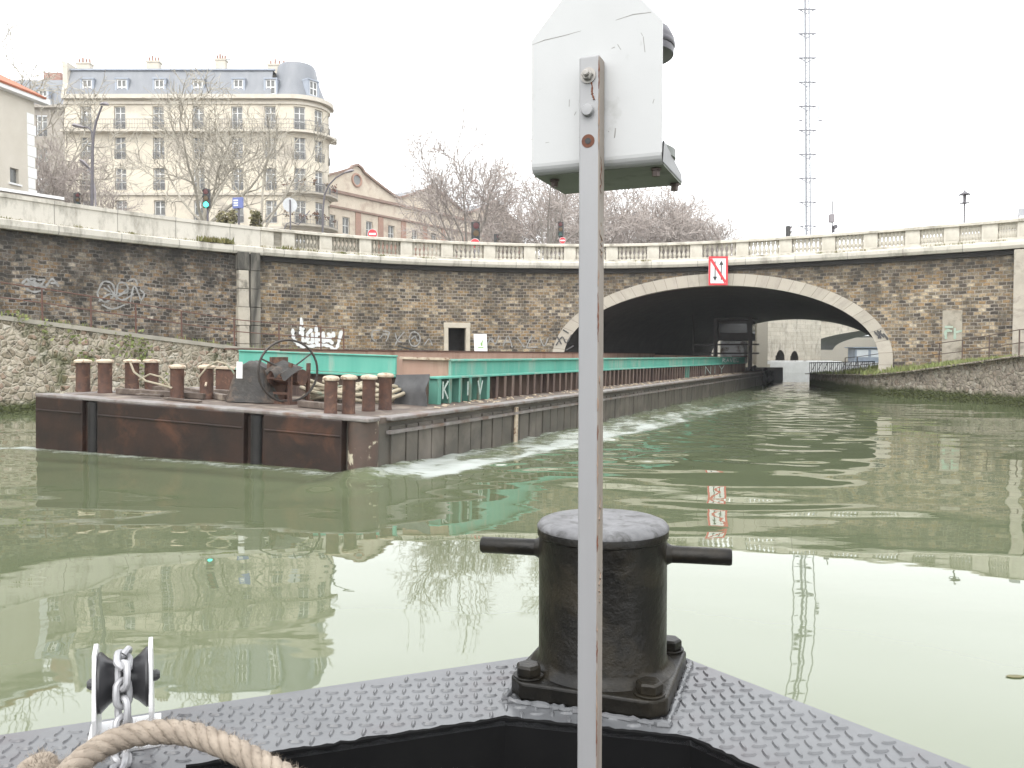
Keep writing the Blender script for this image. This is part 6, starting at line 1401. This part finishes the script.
rustf = M('rust_film', (.20, .13, .09), (.28, .21, .16), .8, 60); grime = M('plate_grime', (.22, .215, .20), (.30, .295, .28), .7, 40); rg = random.Random(19)
mb = MB()
for seg in ([(xl + .001, zs - .006), (xl + .02, zs - .002), (xl + .05, zs + .0), (xl + .075, zs + .003)], [(xl + .125, zs + .010), (xl + .15, zs + .014), (xl + .175, zs + .013)]):
    mb.tube([(x, yf + .0002, z) for x, z in seg], [.0004, .0007, .0006, .0004][:len(seg)], 5)
LB(mb, 'seam_crack', grime, box)
for k in range(16):
    mb = MB(); x0, z0_ = rg.uniform(xl + .01, xr - .012), rg.uniform(z0 + .03, zs + .01); dx, dz_ = rg.gauss(0, .004), rg.gauss(0, .009); mb.tube([(x0, yf + .0003, z0_), (x0 + dx, yf + .0003, z0_ + dz_)], rg.uniform(.0005, .0011), 5); LB(mb, 'scratch', grime, box)
zz = 2.405; kk = 0
while zz > 1.30:
    l_ = rg.uniform(.008, .075); n2 = max(4, int(l_ / .004)); fr_ = rg.random() < .62
    pts = [(PW - (.0004 if fr_ else -.0001) + rg.gauss(0, .0003), (.0003 if fr_ else rg.uniform(.004, .016)), zz - l_ * k / n2) for k in range(n2 + 1)]
    rad_ = [.0002 + .0013 * rg.random() * math.sin(math.pi * (k + .3) / (n2 + .6)) for k in range(n2 + 1)]
    mb = MB(); mb.tube(pts, rad_, 6); LB(mb, 'rust_run', rustm if kk % 3 == 0 else rustf, post); zz -= l_ * rg.uniform(.6, 1.3) + rg.uniform(.0, .03); kk += 1
mb = MB(); n2 = 16; mb.tube([(.0175 + .004 * math.sin(k * .5) * .2 + .004 * k / n2, -.0001, zA - .009 - .026 * k / n2) for k in range(n2)], [.0007 + .0012 * rg.random() for k in range(n2)], 6); LB(mb, 'rust_run', rustm, post)

# chain roller
alu = M('bright_aluminium', (.66, .66, .66), (.55, .55, .56), .35, 12, metal=.3)
c0 = DP(125, 737); RZ = R(23)
fr = empty('chain_roller', (c0.x, c0.y, DZ), (0, 0, RZ), label='black grooved chain roller between two bright side plates on the deck edge', cat='roller')
hw = .0445; prof2 = [(-.055, 0), (.055, 0), (.055, .06), (.030, .165), (.012, .172), (-.03, .165), (-.055, .06)]
for s_ in (-1, 1):
    mb = MB(); xm_ = Matrix(((0, 0, 1, s_ * hw), (1, 0, 0, 0), (0, 1, 0, 0), (0, 0, 0, 1))); mb.prism(prof2, -.0035, .0035, xm_); sp = mb.build('side_plate', alu, fr, bevel=.001)
    mb = MB(); mb.lathe([(.010, 0), (.010, .006), (.006, .011)], 12, Matrix.Translation((s_ * (hw + .0036), .0, .105)) @ Matrix.Rotation(R(90) * s_, 4, 'Y')); mb.build('axle_nut', M('axle_%d' % (s_ + 1), (.05, .05, .05), None, .4), sp)
mb = MB(); mb.box((0, 0, .004), (2 * hw + .03, .13, .008)); mb.build('base_plate', alu, fr, bevel=.002)
mb = MB(); mb.lathe([(.007, .0085), (.007, .012), (.001, .014)], 10, Matrix.Translation((.037, -.055, 0))); mb.build('rusty_bolt', rustm, fr)
mb = MB(); mb.lathe([(.052, -.040), (.052, -.036), (.040, -.024), (.030, -.010), (.028, 0), (.030, .010), (.040, .024), (.052, .036), (.052, .040)], 32, Matrix.Translation((0, 0, .105)) @ Matrix.Rotation(R(90), 4, 'Y')); mb.build('groove_wheel', M('black_roller', (.018, .018, .02), (.03, .03, .032), .35, 9), fr, smooth=True)
# chain over the roller
zr = DZ + .105; path = []
for a in np.linspace(R(60), R(190), 14): path.append(Vector((.0, .041 * math.cos(a), zr + .041 * math.sin(a))))
path += [Vector((.0, -.050, zr - .045)), Vector((.0, -.060, DZ + .03)), Vector((.0, -.085, DZ + .014)), Vector((.0, -.14, DZ + .012)), Vector((0, -.22, DZ + .012)), Vector((0, -.36, DZ - .06))]
path = [Vector((c0.x + math.cos(RZ) * p.x - math.sin(RZ) * p.y, c0.y + math.sin(RZ) * p.x + math.cos(RZ) * p.y, p.z)) for p in path]
cum = [0]
for a, b in zip(path[:-1], path[1:]): cum.append(cum[-1] + (b - a).length)
def along(s_):
    for i in range(len(cum) - 1):
        if s_ <= cum[i + 1]: return path[i].lerp(path[i + 1], (s_ - cum[i]) / (cum[i + 1] - cum[i])), (path[i + 1] - path[i]).normalized()
    return path[-1], (path[-1] - path[-2]).normalized()
chain = empty('anchor_chain', path[0], label='grey galvanised chain running over the roller and under the thick rope', cat='chain'); galc = M('chain_galvanised', (.40, .40, .41), (.30, .30, .31), .45, 25, metal=.3, bmp=.2, bscale=80, bdist=.001)
s_ = .005; k = 0; pitch = .0300; wire = .0060
while s_ < cum[-1]:
    p, d = along(s_); x_ = Vector((math.cos(RZ), math.sin(RZ), 0)); n_ = x_.cross(d).normalized(); x_ = d.cross(n_)
    ang = R(38) if k % 2 else R(-52); e_ = x_ * math.cos(ang) + n_ * math.sin(ang); pts = []
    for a in np.linspace(0, 2 * math.pi, 17)[:-1]:
        ca_, sa_ = math.cos(a), math.sin(a); l_ = .0095 * (1 if ca_ > .1 else -1 if ca_ < -.1 else 0); pts.append(p + d * (l_ + .0125 * ca_) + e_ * (.0128 * sa_))
    pts.append(pts[0]); mb = MB(); mb.tube(pts, wire, 8, cap=False); rel(mb.build('link', galc, chain, smooth=True), chain); s_ += pitch; k += 1

lp = PZ(1015, 676, .006); mb = MB(); leaf = [(-.06, 0), (-.03, -.022), (.02, -.024), (.06, -.004), (.09, .0), (.06, .006), (.02, .022), (-.03, .02)]
mb.add([(lp.x + x, lp.y + y, .006 + .012 * abs(y) * 20 * .1) for x, y in leaf] + [(lp.x + x, lp.y + y, .003) for x, y in leaf], [tuple(range(8)), tuple(range(15, 7, -1))] + [(k, (k + 1) % 8, 8 + (k + 1) % 8, 8 + k) for k in range(8)])
tag(mb.build('floating_leaf', M('leaf_olive', (.12, .11, .03), (.09, .08, .03), .5, 20)), 'small olive leaf floating on the water at the right edge', 'leaf')
# thick rope
ropem = M('manila_rope', (.31, .262, .21), (.20, .165, .13), .9, 30, stain=(.40, .22, .12), stain_scale=9, stain_amt=(.66, .74), bmp=.5, bscale=220, bdist=.002)
rp = [DP(x, y, z) for x, y, z in ((40, 806, DZ + .05), (62, 780, DZ + .06), (90, 754, DZ + .07), (122, 738, DZ + .075), (155, 732, DZ + .075), (190, 734, DZ + .07), (225, 746, DZ + .06), (262, 764, DZ + .045), (300, 786, DZ + .03), (340, 815, DZ + .0))]
fine_ = []
for i in range(len(rp) - 1):
    a, b, c, d = rp[max(0, i - 1)], rp[i], rp[i + 1], rp[min(len(rp) - 1, i + 2)]
    for k in range(16):
        t = k / 16; fine_.append(.5 * ((2 * b) + (c - a) * t + (2 * a - 5 * b + 4 * c - d) * t * t + (3 * b - a - 3 * c + d) * t ** 3))
mb = MB(); s_ = 0; strands = [[], [], [], []]; rrad = .0102
for i, p in enumerate(fine_):
    d = (fine_[min(i + 1, len(fine_) - 1)] - fine_[max(0, i - 1)]).normalized(); n_ = (Vector((0, 0, 1)) - d * d.z).normalized(); b = d.cross(n_)
    if i: s_ += (p - fine_[i - 1]).length
    for k in range(4):
        a = s_ * 2 * math.pi / .088 + k * 1.5708; strands[k].append(p + (n_ * math.cos(a) + b * math.sin(a)) * rrad)
for st in strands: mb.tube(st, .0095, 10)
rg = random.Random(77)
for k in range(11000):
    st = strands[rg.randrange(4)]; i = rg.randrange(len(st) - 1); q = st[i].lerp(st[i + 1], rg.random()); v_ = Vector((rg.gauss(0, 1), rg.gauss(0, 1), rg.gauss(0, 1))).normalized()
    r0_ = q + v_ * .0092; t_ = (st[i + 1] - st[i]).normalized(); L_ = rg.uniform(.004, .014); e_ = r0_ + v_ * L_ * .7 + t_ * L_ * rg.uniform(-1, 1.4); w_ = v_.cross(t_); w_ = w_.normalized() * .0004 if w_.length > .01 else Vector((.0004, 0, 0))
    mb.add([r0_ - w_, r0_ + w_, e_], [(0, 1, 2)])
tag(mb.build('mooring_rope', ropem, smooth=True, angle=60), 'thick fuzzy beige rope arching over the chain in the bottom left corner', 'rope')
mb = MB(); kc = DP(40, 772, DZ + .04)
for k in range(3): mb.tube([kc + Vector((.016 * math.cos(a) + (k - 1) * .004, .012 * math.sin(a * 2 + k), .016 * math.sin(a) - .004 * k)) for a in np.linspace(k, k + 5.2, 16)], .0125, 9)
for k in range(1500):
    v_ = Vector((rg.gauss(0, 1), rg.gauss(0, 1), rg.gauss(0, 1))).normalized(); r0_ = kc + v_ * .026; e_ = r0_ + (v_ + Vector((rg.gauss(0, .5), rg.gauss(0, .5), rg.gauss(0, .5)))) * rg.uniform(.003, .009); w_ = v_.orthogonal().normalized() * .0004; mb.add([r0_ - w_, r0_ + w_, e_], [(0, 1, 2)])
tag(mb.build('rope_end', ropem, smooth=True, angle=60), 'frayed pale rope knot in the bottom left corner', 'rope')

# ------------------------------------------------------------------ damp winter air
hz_m = bpy.data.materials.new('haze'); hz_m.use_nodes = True; t = hz_m.node_tree; t.nodes.clear()
o_ = t.nodes.new('ShaderNodeOutputMaterial'); v_ = t.nodes.new('ShaderNodeVolumePrincipled'); v_.inputs['Color'].default_value = (.96, .97, .98, 1); v_.inputs['Density'].default_value = .0004
t.links.new(v_.outputs[0], o_.inputs['Volume']); mb = MB(); mb.box((0, 720, 19), (1900, 1600, 41)); o = mb.build('haze', hz_m); o['kind'] = 'stuff'
